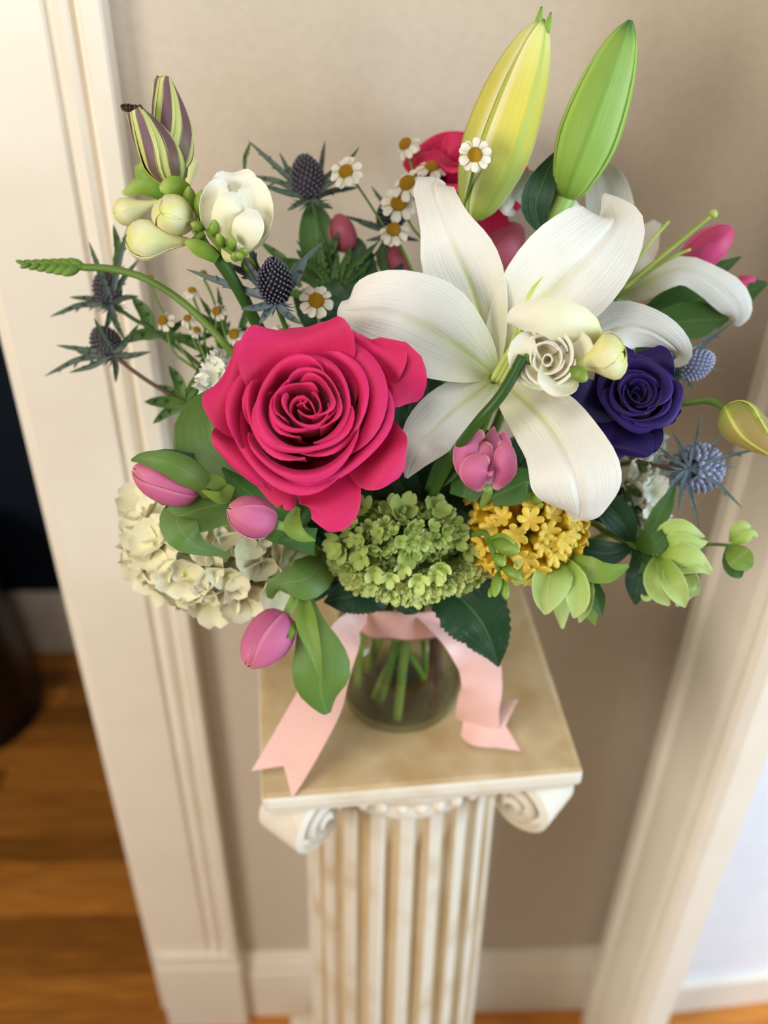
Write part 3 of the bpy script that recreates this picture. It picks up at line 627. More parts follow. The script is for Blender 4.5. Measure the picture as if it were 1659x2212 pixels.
# ================================================================ freesias
def freesia_stem(th, pts, r=.0036, mat='stem_dark', deep=False, at=None): stem_to_vase(th, [U(*p) for p in pts], r, mat, deep, at=at)
th = thing('freesia', 'white freesia stem with open bloom and green buds at upper left', 'freesia', U(420, 525, .67), 'freesia stems')
B = U(492, 552, .672)
X = nrm(U(514, 400, .635)-B)
for cc, cu in (([(498, 540, .677, 14), (508, 470, .672, 52), (510, 418, .662, 60), (506, 388, .656, 48), (504, 373, .658, 20)], .35), ([(490, 545, .672, 12), (468, 490, .660, 28), (464, 440, .652, 32), (474, 405, .650, 22), (486, 392, .652, 6)], .4),
               ([(505, 545, .672, 12), (540, 492, .660, 36), (550, 450, .652, 40), (544, 408, .650, 30), (532, 390, .652, 8)], .4), ([(512, 545, .674, 12), (548, 505, .668, 30), (562, 470, .662, 24), (568, 445, .662, 6)], .1),
               ([(495, 540, .666, 10), (490, 490, .648, 32), (496, 448, .640, 32), (506, 428, .641, 22), (514, 418, .644, 5)], -.25), ([(500, 548, .666, 10), (526, 515, .646, 30), (540, 480, .640, 32), (546, 452, .643, 12)], -.15),
               ([(480, 552, .666, 14), (500, 546, .656, 20), (524, 536, .652, 17), (542, 528, .655, 4)], -.3)):
    strip(th, 'open_petal', cc, MT['freesia'], 18, 13, cup=cu, keel=.04, ruf=.05, rufn=1.5, thick=.0007)
tube(th, 'throat', [U(470, 566, .676), U(484, 556, .674), B, B+X*.01], [.003, .004, .0055, .006], MT['stem'])
goblet(th, U(400, 470, .685), U(352, 462, .640), M(43, .66), [(.3, 0), (.8, .25), (1.0, .5), (.88, .75), (.52, .95), (.02, 1.06)], 'freesia_yellow', 3, 66, True, g=(1, 1, 1, 1, .9, .75, .3), name='half_open_petal', spin=.8)
strip(th, 'bract', [(405, 478, .68, 12), (398, 430, .665, 26), (370, 405, .655, 26), (345, 408, .655, 6)], MT['bud_lime'], 10, 7, cup=-.5)
goblet(th, U(418, 522, .668), U(272, 516, .652), M(44, .66), FUNNEL, 'freesia_yellow', 3, 64, True, name='closed_petal', spin=.4, g=(1, 1, 1, 1, .95, .8, .35))
for b, t, r in (((412, 470, .668), (408, 402, .655), 17), ((432, 478, .662), (436, 410, .65), 17), ((444, 496, .656), (412, 482, .65), 12), ((460, 512, .652), (464, 474, .645), 12), ((484, 535, .65), (470, 505, .643), 11), ((505, 545, .648), (498, 510, .64), 11), ((520, 550, .645), (532, 540, .638), 11), ((512, 562, .645), (505, 548, .636), 11), ((525, 558, .642), (512, 548, .634), 10)):
    egg(th, 'green_bud', U(*b), U(*t), M(r, .65), MT['bud_lime'])
tube(th, 'flower_spike', [U(420, 522, .668), U(448, 500, .66), U(475, 524, .655), U(505, 548, .648), U(520, 560, .645)], [.003, .0028, .0024, .002, .0015], MT['stem'])
strip(th, 'sheath', [(470, 560, .665, 10), (430, 535, .662, 18), (400, 522, .66, 4)], MT['bud_lime'], 8, 5, cup=-.4)
egg(th, 'green_bud', U(545, 600, .69), U(530, 555, .685), M(18, .68), MT['bud_lime'])
freesia_stem(th, [(420, 525, .668), (470, 556, .672), (512, 620, .685), (560, 710, .71), (640, 860, .76)], .0042, at=((-.028, -.012, .15), (-.022, .004, .06)))

th = thing('freesia', 'creamy freesia buds on a dark stem arching in front of the lily', 'freesia', U(1130, 770, .62), 'freesia stems')
B = U(1186, 775, .628)
rose_rings(th, B, nrm(view(B)-.1*RT), M(66, .62), [(.17, .60, 2, 115, .10), (.46, .70, 3, 95, .10), (.80, .58, 3, 92, .12)], 'freesia_cream', name='open_petal', wav=.02, tilt=.10)
for cc, cu in (([(1195, 835, .636, 12), (1150, 805, .628, 32), (1130, 768, .620, 34), (1136, 738, .618, 24), (1150, 722, .620, 6)], .35), ([(1215, 790, .640, 14), (1205, 815, .626, 46), (1188, 834, .616, 40), (1178, 846, .616, 10)], .3),
               ([(1222, 800, .638, 14), (1244, 775, .626, 34), (1240, 745, .620, 36), (1216, 718, .620, 12)], .35)):
    strip(th, 'open_petal', cc, MT['freesia'], 16, 13, cup=cu, ruf=.07, rufn=1.5, thick=.0007)
strip(th, 'outer_petal', [(1275, 760, .632, 30), (1255, 722, .616, 48), (1205, 690, .606, 44), (1150, 680, .606, 34), (1112, 686, .612, 22), (1096, 694, .618, 6)], MT['freesia'], 16, 11, cup=-.3, ruf=.08)
goblet(th, U(1240, 790, .628), U(1350, 762, .612), M(52, .62), FUNNEL, 'freesia_yellow', 3, 64, True, name='closed_petal', spin=2.0, g=(1, 1, 1, 1, .95, .8, .35))
egg(th, 'green_bud', U(1232, 792, .612), U(1268, 822, .606), M(18, .61), MT['bud_lime'])
tube(th, 'flower_spike', [U(1130, 772, .62), U(1180, 790, .635), U(1240, 792, .628)], [.0035, .003, .0022], MT['stem'])
for q in range(4): tube(th, 'calyx_rib', [U(1066+8*q, 818+4*q, .66), U(1100+7*q, 760+8*q, .635), U(1128+6*q, 716+12*q, .622)], [.0022, .0022, .0016], MT['lily_green'], 6)
freesia_stem(th, [(1130, 770, .62), (1085, 850, .625), (1030, 915, .64), (975, 990, .68), (920, 1100, .74)], .0036)

th = thing('freesia', 'blurred yellow freesia buds behind the striped buds at far left', 'freesia', U(345, 440, .76), 'freesia stems')
goblet(th, U(340, 436, .76), U(247, 466, .755), M(30, .76), FUNNEL, 'freesia_yellow', 3, 64, True, name='closed_petal', g=(1, 1, 1, 1, .95, .8, .35))
goblet(th, U(404, 420, .765), U(413, 335, .765), M(17, .76), FUNNEL, 'freesia_yellow', 3, 64, True, name='closed_petal', g=(1, 1, 1, 1, .95, .8, .35))
for c in ([(360, 430, .765, 8), (315, 400, .76, 22), (265, 418, .76, 4)], [(345, 420, .765, 8), (320, 390, .76, 18), (305, 365, .76, 16), (312, 358, .76, 3)]): strip(th, 'bract', c, MT['bud_lime'], 10, 7, cup=-.4)
freesia_stem(th, [(345, 440, .765), (400, 470, .765), (520, 640, .77), (650, 850, .79)], .003, 'stem')

th = thing('freesia', 'long arching green freesia stem with a tight bud spike reaching far left', 'freesia', U(180, 577, .72), 'freesia stems')
for k in range(13):
    f = k/12; b = (182-128*f, 578-8*f, .72+.0*f); sgn = 1 if k % 2 else -1
    egg(th, 'bud_scale', U(b[0]+6, b[1]-2*sgn, b[2]), U(b[0]-40+20*f, b[1]+sgn*(17-10*f), b[2]-.004*sgn), M(12-6.5*f, .72), MT['spike'])
freesia_stem(th, [(178, 577, .72), (240, 581, .718), (310, 600, .715), (385, 645, .71), (450, 705, .71), (505, 765, .715), (640, 900, .77)], .0027, 'stem')
tube(th, 'flower_spike', [U(182, 577, .72), U(110, 574, .72), U(56, 568, .72)], [.0026, .002, .001], MT['spike'])

th = thing('freesia', 'drooping sprig of small green buds hanging over the yellow hyacinth', 'freesia', U(1060, 1165, .68), 'freesia stems')
for b, t, r in (((1062, 1168, .675), (1122, 1192, .66), 21), ((1068, 1195, .676), (1090, 1222, .668), 14), ((1082, 1222, .676), (1128, 1252, .668), 13), ((1078, 1232, .678), (1068, 1290, .672), 13), ((1086, 1250, .68), (1094, 1294, .675), 12), ((1070, 1262, .68), (1056, 1290, .675), 9)):
    egg(th, 'green_bud', U(*b), U(*t), M(r, .67), MT['bud_lime'])
strip(th, 'sheath', [(1052, 1172, .68, 8), (1080, 1166, .668, 15), (1112, 1172, .66, 4)], MT['bud_lime'], 8, 5, cup=-.4)
freesia_stem(th, [(1080, 1232, .678), (1068, 1198, .677), (1056, 1170, .683), (1040, 1150, .70), (980, 1180, .78)], .0022, 'stem')

# ================================================================ lisianthus
th = thing('lisianthus_buds', 'two striped purple and lime lisianthus buds standing at upper left', 'flower buds', U(398, 420, .685), 'lisianthus')
goblet(th, U(385, 398, .682), U(289, 238, .660), M(42, .67), LISIBUD, 'lisi_bud', 5, 44, False, twist=1.9, g=(1, 1, 1, 1, 1, .95, .8), name='twisted_petal', spin=.2, spiral=.09, nu=20)
goblet(th, U(388, 372, .692), U(350, 168, .672), M(42, .68), LISIBUD, 'lisi_bud', 5, 44, False, twist=1.9, g=(1, 1, 1, 1, 1, .95, .8), name='twisted_petal', spin=1.1, spiral=.09, nu=20)
for k in range(5):
    strip(th, 'bud_frill', [(289+5*(k-2), 240-2*abs(k-2), .660, 6), (284+9*(k-2), 230, .658, 8), (282+10*(k-2), 226+4*(k % 2), .656, 3)], MT['stem_wood'], 6, 4, cup=.6)
    strip(th, 'bud_frill', [(350+4*(k-2), 170, .672, 6), (350+6*(k-2), 164+3*(k % 2), .67, 3)], MT['lisi_bud'], 5, 4, cup=.4)
tube(th, 'bud_stalk', [U(388, 374, .692), U(392, 395, .69), U(402, 425, .688)], [.004, .003, .0028], MT['stem'])
for c in ([(386, 398, .690, 4), (400, 372, .690, 6), (398, 330, .686, 1)], [(392, 375, .690, 4), (408, 330, .686, 5), (410, 285, .680, 1)]): strip(th, 'sepal', c, MT['leaf_mid'], 8, 5, cup=-.4)
stem_to_vase(th, [U(386, 398, .684), U(402, 425, .688), U(440, 520, .70), U(560, 700, .73), U(680, 900, .78)], .0026, 'stem_dark')

p0 = U(1365, 880, .690); th = thing('lisianthus', 'violet ruffled lisianthus bloom below the white lily at right', 'lisianthus', p0, 'lisianthus')
ax = nrm(view(p0)+.42*UP+.14*RT)
rose_rings(th, p0, ax, M(112, .675), [(.12, .62, 2, 115, .1), (.22, .70, 3, 95, .15), (.34, .78, 3, 92, .16), (.46, .78, 4, 76, .22), (.56, .70, 4, 60, .35)], 'purple', wav=.03)
for c, cu in (
    ([(1360, 885, .690, 24), (1300, 880, .680, 48), (1250, 868, .672, 52), (1224, 870, .672, 38), (1216, 872, .674, 14)], -.15),
    ([(1362, 890, .690, 24), (1330, 935, .680, 44), (1308, 958, .674, 44), (1292, 962, .674, 24)], -.2),
    ([(1365, 890, .690, 24), (1362, 935, .676, 48), (1358, 968, .670, 52), (1354, 984, .672, 34)], -.2),
    ([(1375, 890, .690, 24), (1392, 930, .678, 38), (1398, 962, .674, 30), (1396, 980, .676, 10)], -.1),
    ([(1370, 870, .690, 30), (1395, 815, .680, 56), (1404, 775, .676, 48), (1400, 755, .68, 24)], .15),
    ([(1380, 880, .690, 26), (1425, 865, .682, 50), (1446, 850, .680, 40), (1456, 846, .684, 10)], .1),
    ([(1355, 870, .690, 28), (1335, 815, .682, 50), (1345, 775, .680, 40), (1358, 752, .684, 12)], .12),
    ([(1380, 890, .690, 26), (1420, 905, .682, 44), (1432, 925, .68, 24)], -.1)):
    strip(th, 'petal', c, MT['purple'], 16, 13, cup=cu, ruf=.11, rufn=2.2, thick=.0007)
stem_to_vase(th, [p0, U(1340, 920, .72), U(1200, 1060, .79)], .0026, 'stem_dark', deep=True)

th = thing('lisianthus_buds', 'olive lisianthus bud on a curved stalk at the right edge', 'flower buds', U(1568, 880, .70), 'lisianthus')
goblet(th, U(1566, 880, .70), U(1672, 972, .685), M(44, .69), LISIBUD, 'lisi_bud_right', 5, 44, False, twist=1.0, g=(1, 1, 1, 1, 1, .9, .6), name='twisted_petal', spin=.5, spiral=.09, nu=18)
for c in ([(1568, 878, .697, 5), (1610, 880, .686, 8), (1645, 905, .680, 1)], [(1570, 885, .697, 5), (1580, 920, .688, 8), (1615, 955, .684, 1)]): strip(th, 'sepal', c, MT['bud_lime'], 8, 5, cup=-.4)
stem_to_vase(th, [U(1566, 880, .70), U(1530, 866, .702), U(1490, 870, .705), U(1440, 882, .715), U(1300, 960, .76)], .0024, 'stem')

# ================================================================ tulips
def tulip(label, b, t, rad, leaves=(), mat='tulip', prof=TULIP, stem=(), spin=None, half=66, deep=False, smat='stem_pale', at=None, g=(1, 1, 1, .98, .86, .6, .2), lm='leaf', r=.0034):
    B, T = U(*b), U(*t); th = thing('tulip', label, 'tulip', B, 'pink tulips')
    goblet(th, B, T, M(rad, (b[2]+t[2])/2), prof, mat, 3, half, True, spin=spin, g=g, keel=.06, spiral=.07, nu=18, nv=15, inner_mul=.945)
    for l in leaves:
        kw = dict(cup=.18, keel=.03); c = l
        mm = lm
        if isinstance(l, tuple): c, mm, kw = l[0], l[1], {**kw, **l[2]}
        strip(th, 'leaf', c, MT[mm], 18, 11, thick=.0009, **kw)
    stem_to_vase(th, [B]+[U(*s) for s in stem], r, smat, deep, at=at)
    return th
tulip('pink tulip bud lying furthest left with a green sheath leaf over it', (432, 1062, .672), (286, 1012, .655), 48,
      [([(452, 1072, .668, 10), (420, 1030, .650, 30), (365, 1000, .640, 26), (312, 990, .640, 14), (284, 994, .644, 2)], 'leaf', dict(cup=-.35)),
       ([(430, 1070, .68, 10), (360, 1062, .68, 30), (322, 1050, .68, 4)], 'leaf_mid', {}),
       ([(590, 1078, .70, 30), (505, 1084, .685, 42), (430, 1100, .672, 50), (385, 1116, .666, 40), (352, 1118, .668, 8)], 'leaf', dict(cup=.1)),
       ([(392, 1092, .672, 26), (382, 1125, .664, 38), (402, 1160, .662, 36), (436, 1184, .672, 17), (502, 1200, .686, 2)], 'leaf', dict(cup=-.15)),
       ([(600, 1050, .705, 45), (530, 1005, .70, 78), (468, 955, .70, 92), (455, 905, .705, 68), (474, 855, .71, 28), (484, 832, .715, 3)], 'leaf', dict(cup=.15)),
       ([(420, 990, .69, 10), (350, 985, .69, 14), (300, 1000, .69, 2)], 'leaf_dark', {}),
       ([(490, 1060, .672, 8), (465, 1042, .664, 18), (440, 1035, .660, 12), (425, 1022, .66, 1)], 'leaf_light', {}),
       ([(500, 1050, .67, 8), (480, 1075, .66, 14), (436, 1060, .656, 2)], 'leaf_light', dict(cup=-.2))],
      stem=[(470, 1078, .685), (560, 1110, .72), (700, 1200, .79)], deep=True, spin=1.2, at=((-.036, -.014, .15), (-.040, -.020, .03)))
tulip('small pale pink tulip bud tucked just below the large rose', (592, 1132, .662), (493, 1098, .646), 43,
      [([(640, 1120, .69, 22), (575, 1085, .685, 36), (525, 1055, .68, 24), (480, 1010, .678, 2)], 'leaf_mid', dict(cup=.3)),
       ([(640, 1095, .66, 6), (632, 1135, .655, 20), (652, 1158, .652, 13), (682, 1168, .652, 1)], 'leaf_light', dict(cup=.3)),
       ([(680, 1170, .70, 30), (640, 1165, .695, 24), (600, 1170, .69, 3)], 'leaf_mid', {})],
      stem=[(640, 1150, .69), (720, 1220, .79)], spin=.1, deep=True)
tulip('pink tulip bud hanging head down over the pedestal edge', (621, 1326, .735), (533, 1440, .722), 50,
      [([(714, 1178, .765, 8), (692, 1222, .742, 40), (658, 1252, .730, 46), (622, 1258, .728, 28), (592, 1268, .734, 18, 20), (583, 1292, .742, 6)], 'leaf', dict(cup=-.25)),
       ([(662, 1296, .75, 16), (672, 1350, .742, 32), (688, 1405, .738, 54), (694, 1448, .738, 64), (692, 1490, .742, 52), (700, 1522, .748, 26), (708, 1541, .752, 8)], 'leaf', dict(cup=-.15, ruf=.08)),
       ([(656, 1290, .738, 10), (662, 1345, .724, 22), (680, 1410, .722, 13), (693, 1470, .726, 1)], 'leaf_light', dict(cup=.5)),
       ([(640, 1345, .732, 6), (632, 1352, .722, 10), (628, 1380, .716, 3)], 'leaf_light', dict(cup=-.3))],
      stem=[(632, 1300, .74), (660, 1250, .755), (730, 1225, .80)], deep=True, spin=2.2)
th = thing('tulip', 'pink tulip with opening tip facing out between the lily petals', 'tulip', U(1052, 1052, .69), 'pink tulips')
for cc, cu in (([(1055, 1045, .684, 10), (1060, 985, .672, 32), (1063, 948, .670, 18), (1067, 922, .672, 1)], -.3), ([(1062, 1045, .684, 10), (1084, 975, .674, 20), (1088, 945, .672, 12), (1090, 932, .672, 2)], -.3),
               ([(1050, 1045, .680, 10), (1046, 1002, .664, 36), (1046, 976, .662, 32), (1058, 958, .664, 8)], -.45), ([(1028, 1052, .676, 8), (1008, 1012, .663, 24), (1006, 972, .659, 26), (1022, 946, .659, 20), (1046, 936, .662, 8)], -.5),
               ([(1068, 1056, .674, 8), (1088, 1024, .660, 24), (1091, 990, .656, 24), (1086, 964, .658, 18), (1080, 954, .662, 6)], -.5), ([(1038, 1060, .670, 8), (1030, 1040, .656, 32), (1030, 1014, .651, 36), (1042, 998, .653, 26), (1056, 990, .657, 8)], -.5)):
    strip(th, 'petal', cc, MT['tulip'], 16, 13, cup=cu, ruf=.05, rufn=1.5, thick=.0009)
for cc in ([(1060, 1075, .70, 20), (1105, 1055, .695, 38), (1140, 1040, .695, 28), (1146, 1062, .70, 6)], [(1000, 1075, .72, 30), (1020, 1020, .715, 40), (1030, 960, .71, 12)], [(925, 1062, .72, 10), (965, 1010, .705, 28), (1005, 955, .695, 20), (1040, 890, .69, 2)]):
    strip(th, 'leaf', cc, MT['leaf_mid'], 16, 9, cup=.2, keel=.05, thick=.0009)
stem_to_vase(th, [U(1052, 1052, .688), U(1050, 1075, .71), U(1000, 1160, .79)], .0034, 'stem_pale')
tulip('blurred pink tulip low behind the thistle at upper middle', (752, 545, .800), (728, 462, .795), 27,
      [([(700, 600, .805, 20), (690, 530, .80, 42), (680, 470, .80, 30), (672, 430, .80, 3)], 'leaf_mid', {}), ([(760, 590, .80, 10), (775, 540, .80, 18), (745, 500, .80, 2)], 'leaf_dark', {})],
      'tulip_dusk', stem=[(758, 600, .805), (800, 800, .82)])
tulip('narrow dark pink tulip glimpsed under the daisies', (872, 600, .80), (846, 530, .795), 20, [([(880, 600, .80, 20), (842, 560, .80, 30), (832, 510, .80, 2)], 'leaf_mid', {})], 'tulip_dusk', stem=[(880, 640, .805), (900, 840, .82)])
tulip('pink tulip bud rising above the white lily petal at far right', (1478, 575, .790), (1584, 492, .775), 38,
      [([(1440, 640, .80, 14), (1520, 600, .79, 24), (1600, 555, .785, 2)], 'leaf_mid', {})], 'tulip_deep', stem=[(1440, 620, .80), (1330, 780, .81)], spin=2.6)
tulip('small pink tulip tip peeking from leaves at the right edge', (1570, 625, .79), (1632, 602, .785), 16, [([(1540, 680, .79, 10), (1600, 640, .785, 24), (1658, 612, .78, 2)], 'leaf_mid', {})], 'tulip_deep', stem=[(1540, 660, .795), (1380, 800, .81)])
tulip('dusky rose tulip behind the green bud stalk', (1040, 575, .80), (1128, 488, .79), 44, (), 'tulip_dusk', stem=[(1020, 640, .805), (1000, 840, .82)], spin=.4)

# ================================================================ sea holly thistles
def thistle_head(th, base, axis, L, rad, mat, n=190):
    """cone of packed spiky florets, one mesh"""
    X, Y, Z = frame(axis); V = []; Fc = []; tv = []
    body, bf, _ = [], [], 0
    m, ns = 9, 14
    for i in range(m):
        s = i/(m-1); r = rad*.88*math.sin(math.pi*min(.97, .12+.85*s))**.7 if s < 1 else 1e-4
        for k in range(ns):
            a = 6.2832*k/ns; V.append(base+Z*(L*.95*s)+r*(math.cos(a)*X+math.sin(a)*Y)); tv.append((.1, 0, .5, 1))
    Fc += [(i*ns+k, i*ns+(k+1) % ns, (i+1)*ns+(k+1) % ns, (i+1)*ns+k) for i in range(m-1) for k in range(ns)]
    for q in range(n):
        s = (q+.5)/n; a = q*GA; r = rad*math.sin(math.pi*min(.97, .10+.87*s))**.7
        c = base+Z*(L*.97*s)+.88*r*(math.cos(a)*X+math.sin(a)*Y); d = nrm((math.cos(a)*X+math.sin(a)*Y)*(1.15-s)+Z*(.15+1.0*s)); e1 = nrm(np.cross(d, [.3, .5, .8])); e2 = np.cross(d, e1)
        w = rad*.085; l = rad*.26; k0 = len(V)
        for h, ww, t in ((0, w, .2), (l*.65, w*1.15, .7), (l, w*.35, 1.0)):
            for j in range(4): b = 1.5708*j; V.append(c+d*h+ww*(math.cos(b)*e1+math.sin(b)*e2)); tv.append((t, .5, .5, 1))
        for i in (0, 4):
            for j in range(4): Fc.append((k0+i+j, k0+i+(j+1) % 4, k0+i+4+(j+1) % 4, k0+i+4+j))
        Fc.append((k0+8, k0+9, k0+10, k0+11))
    o = link('flower_head', mesh('flower_head', V, Fc, np.array(tv)), MT[mat], th); o['kind'] = 'stuff'; return o

def spiny(th, name, b, t, w, mat, bow=0.0, side=1, nteeth=5, dt=0.0):
    """spiny bract: narrow blade with forward-pointing side teeth, px endpoints"""
    b, t = np.array(b, float), np.array(t, float); d = t[:2]-b[:2]; n = np.array([-d[1], d[0]])/(np.linalg.norm(d)+1e-6)
    mid = (b+t)/2; mid[:2] += n*bow*np.linalg.norm(d); mid[2] += dt
    o = strip(th, name, [(*b, w*.55, 20*side), (*((b*.5+mid*.5)), w*1.0, 10*side), (*mid, w, 0), (*((t*.6+mid*.4)), w*.65, -10*side), (*t, .4, 0)], MT[mat], 14, 5, keel=.15, cup=.3, thick=.0005)
    L = np.linalg.norm(d)
    for k in range(nteeth):
        f = .28+.6*k/nteeth; c = (1-f)**2*b+2*f*(1-f)*mid+f*f*t; s = 1 if k % 2 else -1
        e = c.copy(); e[:2] += (d/L*.10+n*s*.085)*L*(1.2-f); e[2] -= .003*s
        strip(o, 'spine', [(*(c), w*.5), (*((c+e)/2), w*.42), (*e, .3)], MT[mat], 5, 3, thick=.0004)
    return o

def eryngium(label, b, t, rad, tips, stem, mat='thistle', bmat='bract', w=6, bd=0.0, leaves=(), n=190, smat='stem_dark', teeth=5):
    B, T = U(*b), U(*t); th = thing('sea_holly', label, 'thistle', B, 'sea holly thistles')
    thistle_head(th, B, T-B, np.linalg.norm(T-B), M(rad, b[2]), mat, n)
    for k, tp in enumerate(tips):
        d = tp[2] if len(tp) > 2 else b[2]+bd+.02*math.sin(k*2.1)
        spiny(th, 'bract', (b[0], b[1], b[2]-.002), (tp[0], tp[1], d), w, bmat, .08*math.sin(k*1.7), 1 if k % 2 else -1, teeth)
    for k in range(14):      # fine short bracts under the head
        a = 6.283*k/14; q = (b[0]+rad*1.25*math.cos(a), b[1]+rad*(.55*math.sin(a)+.35), b[2]+.012*math.sin(a))
        strip(th, 'fine_bract', [(*b, 2.2), ((b[0]+q[0])/2, (b[1]+q[1])/2+4, (b[2]+q[2])/2, 2), (*q, .3)], MT[bmat], 6, 3, thick=.0004)
    for lf in leaves: spiny(th, 'leaf', lf[0], lf[1], lf[2] if len(lf) > 2 else 9, 'bract_green', lf[3] if len(lf) > 3 else .08, 1, 4)
    stem_to_vase(th, [B]+[U(*s) for s in stem], .0017, smat)
    return th
eryngium('grey thistle standing alone against the wall at upper middle', (672, 428, .782), (655, 338, .775), 36, [(536, 304), (516, 378), (560, 398), (604, 330), (702, 304), (776, 318), (740, 352), (775, 405), (720, 450), (620, 455)], [(690, 490, .785), (715, 570, .79), (760, 760, .80)], 'thistle_far',
         leaves=(((540, 310, .78), (528, 375, .79), 4), ((700, 560, .79), (730, 500, .785), 8), ((690, 600, .79), (640, 540, .785), 12), ((690, 600, .79), (600, 560, .785), 12), ((700, 620, .79), (770, 560, .785), 12), ((700, 620, .79), (740, 590, .785), 12), ((650, 620, .79), (560, 520, .785), 10)))
eryngium('dark blue spiky thistle head right of the white freesia', (597, 652, .688), (590, 560, .672), 36, [(404, 582, .69), (470, 560, .685), (520, 548, .68), (532, 500, .69), (640, 565, .68), (668, 548, .69), (700, 520, .70), (520, 668, .68), (650, 700, .69), (560, 700, .69)], [(610, 690, .695), (640, 760, .71), (690, 880, .77)], 'thistle', 'bract_blue', 8, n=230)
eryngium('blurred thistle at far left just under the arching freesia spike', (240, 655, .79), (222, 590, .80), 30, [(192, 522), (108, 684), (280, 480), (300, 640), (150, 642), (205, 575), (300, 560), (225, 720), (270, 735)], [(290, 690, .79), (340, 720, .79), (480, 840, .80)], 'thistle_far', leaves=(((250, 600, .79), (245, 485, .78), 9), ((330, 720, .79), (285, 640, .79), 14), ((350, 720, .79), (260, 740, .79), 12), ((345, 725, .79), (470, 720, .79), 10), ((340, 722, .79), (400, 690, .79), 8)))
eryngium('blurred thistle lowest at far left with long spiny bracts', (245, 765, .785), (210, 715, .80), 32, [(122, 746), (97, 812), (204, 688), (165, 760), (300, 700), (285, 720), (150, 805), (250, 826), (325, 760)], [(280, 795, .785), (330, 830, .785), (385, 862, .785), (490, 920, .80)], 'thistle_far', smat='stem_wood',
         leaves=(((400, 872, .785), (312, 868, .78), 13, .02), ((400, 875, .785), (330, 915, .79), 10), ((395, 865, .785), (365, 790, .78), 12), ((400, 865, .785), (445, 760, .78), 12), ((400, 870, .785), (432, 812, .785), 10), ((398, 865, .785), (340, 832, .785), 8), ((405, 872, .785), (460, 840, .785), 10)))
eryngium('thistle mostly hidden behind the daisies at the top middle', (850, 500, .80), (832, 440, .80), 28, [(742, 466), (802, 402), (775, 482), (790, 520), (900, 430), (905, 520), (800, 560)], [(860, 560, .80), (890, 760, .81)], 'thistle', w=5)
eryngium('silvery blue thistle turned away with stem showing at right', (1488, 1012, .755), (1530, 1010, .81), 54, [(1515, 896), (1562, 932), (1652, 966, .75), (1604, 1098), (1512, 1142), (1466, 1112), (1420, 962), (1545, 1068), (1438, 1068), (1452, 930), (1590, 1010)], [(1430, 1008, .755), (1340, 1004, .765), (1180, 1080, .80)], 'thistle_blue', 'bract_blue', 4, smat='stem_wood', leaves=(((1395, 1020, .76), (1355, 985, .76), 8), ((1350, 1060, .765), (1385, 1140, .76), 10), ((1350, 1040, .765), (1395, 1075, .76), 8)))
eryngium('silvery blue thistle under the curled lily petal at right', (1462, 798, .765), (1538, 772, .765), 34, [(1552, 705), (1420, 830), (1590, 690), (1560, 800), (1470, 860), (1440, 740), (1500, 850), (1400, 790)], [(1450, 830, .77), (1440, 880, .775), (1300, 1000, .80)], 'thistle_blue', 'bract_blue', 4)

# ================================================================ chamomile daisies
def ray_mesh():
    ts = ends(7); vv = np.linspace(-1, 1, 5); G = np.zeros((7, 5, 3)); wd = np.interp(ts, [0, .3, .7, .92, 1], [.10, .2, .24, .17, .04])
    for j, v in enumerate(vv): G[:, j] = np.stack([.42+ts*.62, wd*v, .06-.05*ts-.10*ts**2+.05*v*v], 1)
    return sheet('ray_petal', G, tvgrid(ts, vv, .5), None, None, .02, only_mesh=True)
RAY = ray_mesh()
DISC = lathe_mesh('disc', [(.40, -.06), (.47, .02), (.45, .16), (.32, .30), (.14, .37), (.005, .39)], 20)
CALYX = lathe_mesh('calyx', [(.06, -.22), (.25, -.16), (.40, -.04), (.36, .0)], 12, m=8)
def daisy(label, x, y, d, r, face, stem, npet=13, droop=0.0, group='chamomile daisies'):
    """face: how far the bloom looks right and up from the lens, -1..1"""
    P = U(x, y, d); th = thing('daisy', label, 'daisy', P, group); ax = nrm(view(P)+face[0]*RT+face[1]*UP); s = M(r, d)
    X, Y, Z = frame(ax)
    place('disc', DISC, MT['disc'], th, P, ax, s); place('calyx', CALYX, MT['stem'], th, P, ax, s)
    for k in range(npet):
        a = 6.2832*k/npet+.15*math.sin(k*2.3+x); dr = droop+.12*math.sin(k*3.7+y)
        o = bpy.data.objects.new('ray_petal', RAY); COL.objects.link(o)
        if not RAY.materials: RAY.materials.append(MT['daisy'])
        o.parent = th; rx = math.cos(a)*X+math.sin(a)*Y; ry = -math.sin(a)*X+math.cos(a)*Y; rz = Z
        c_, s_ = math.cos(dr), math.sin(dr); rx, rz = c_*rx-s_*rz, c_*rz+s_*rx
        o.matrix_local = Matrix([[rx[i]*s, ry[i]*s, rz[i]*s, 0] for i in range(3)]+[[0, 0, 0, 1]])
    stem_to_vase(th, [P-ax*s*.15, P-ax*s*.5]+[U(*q) for q in stem], .0010, 'stem')
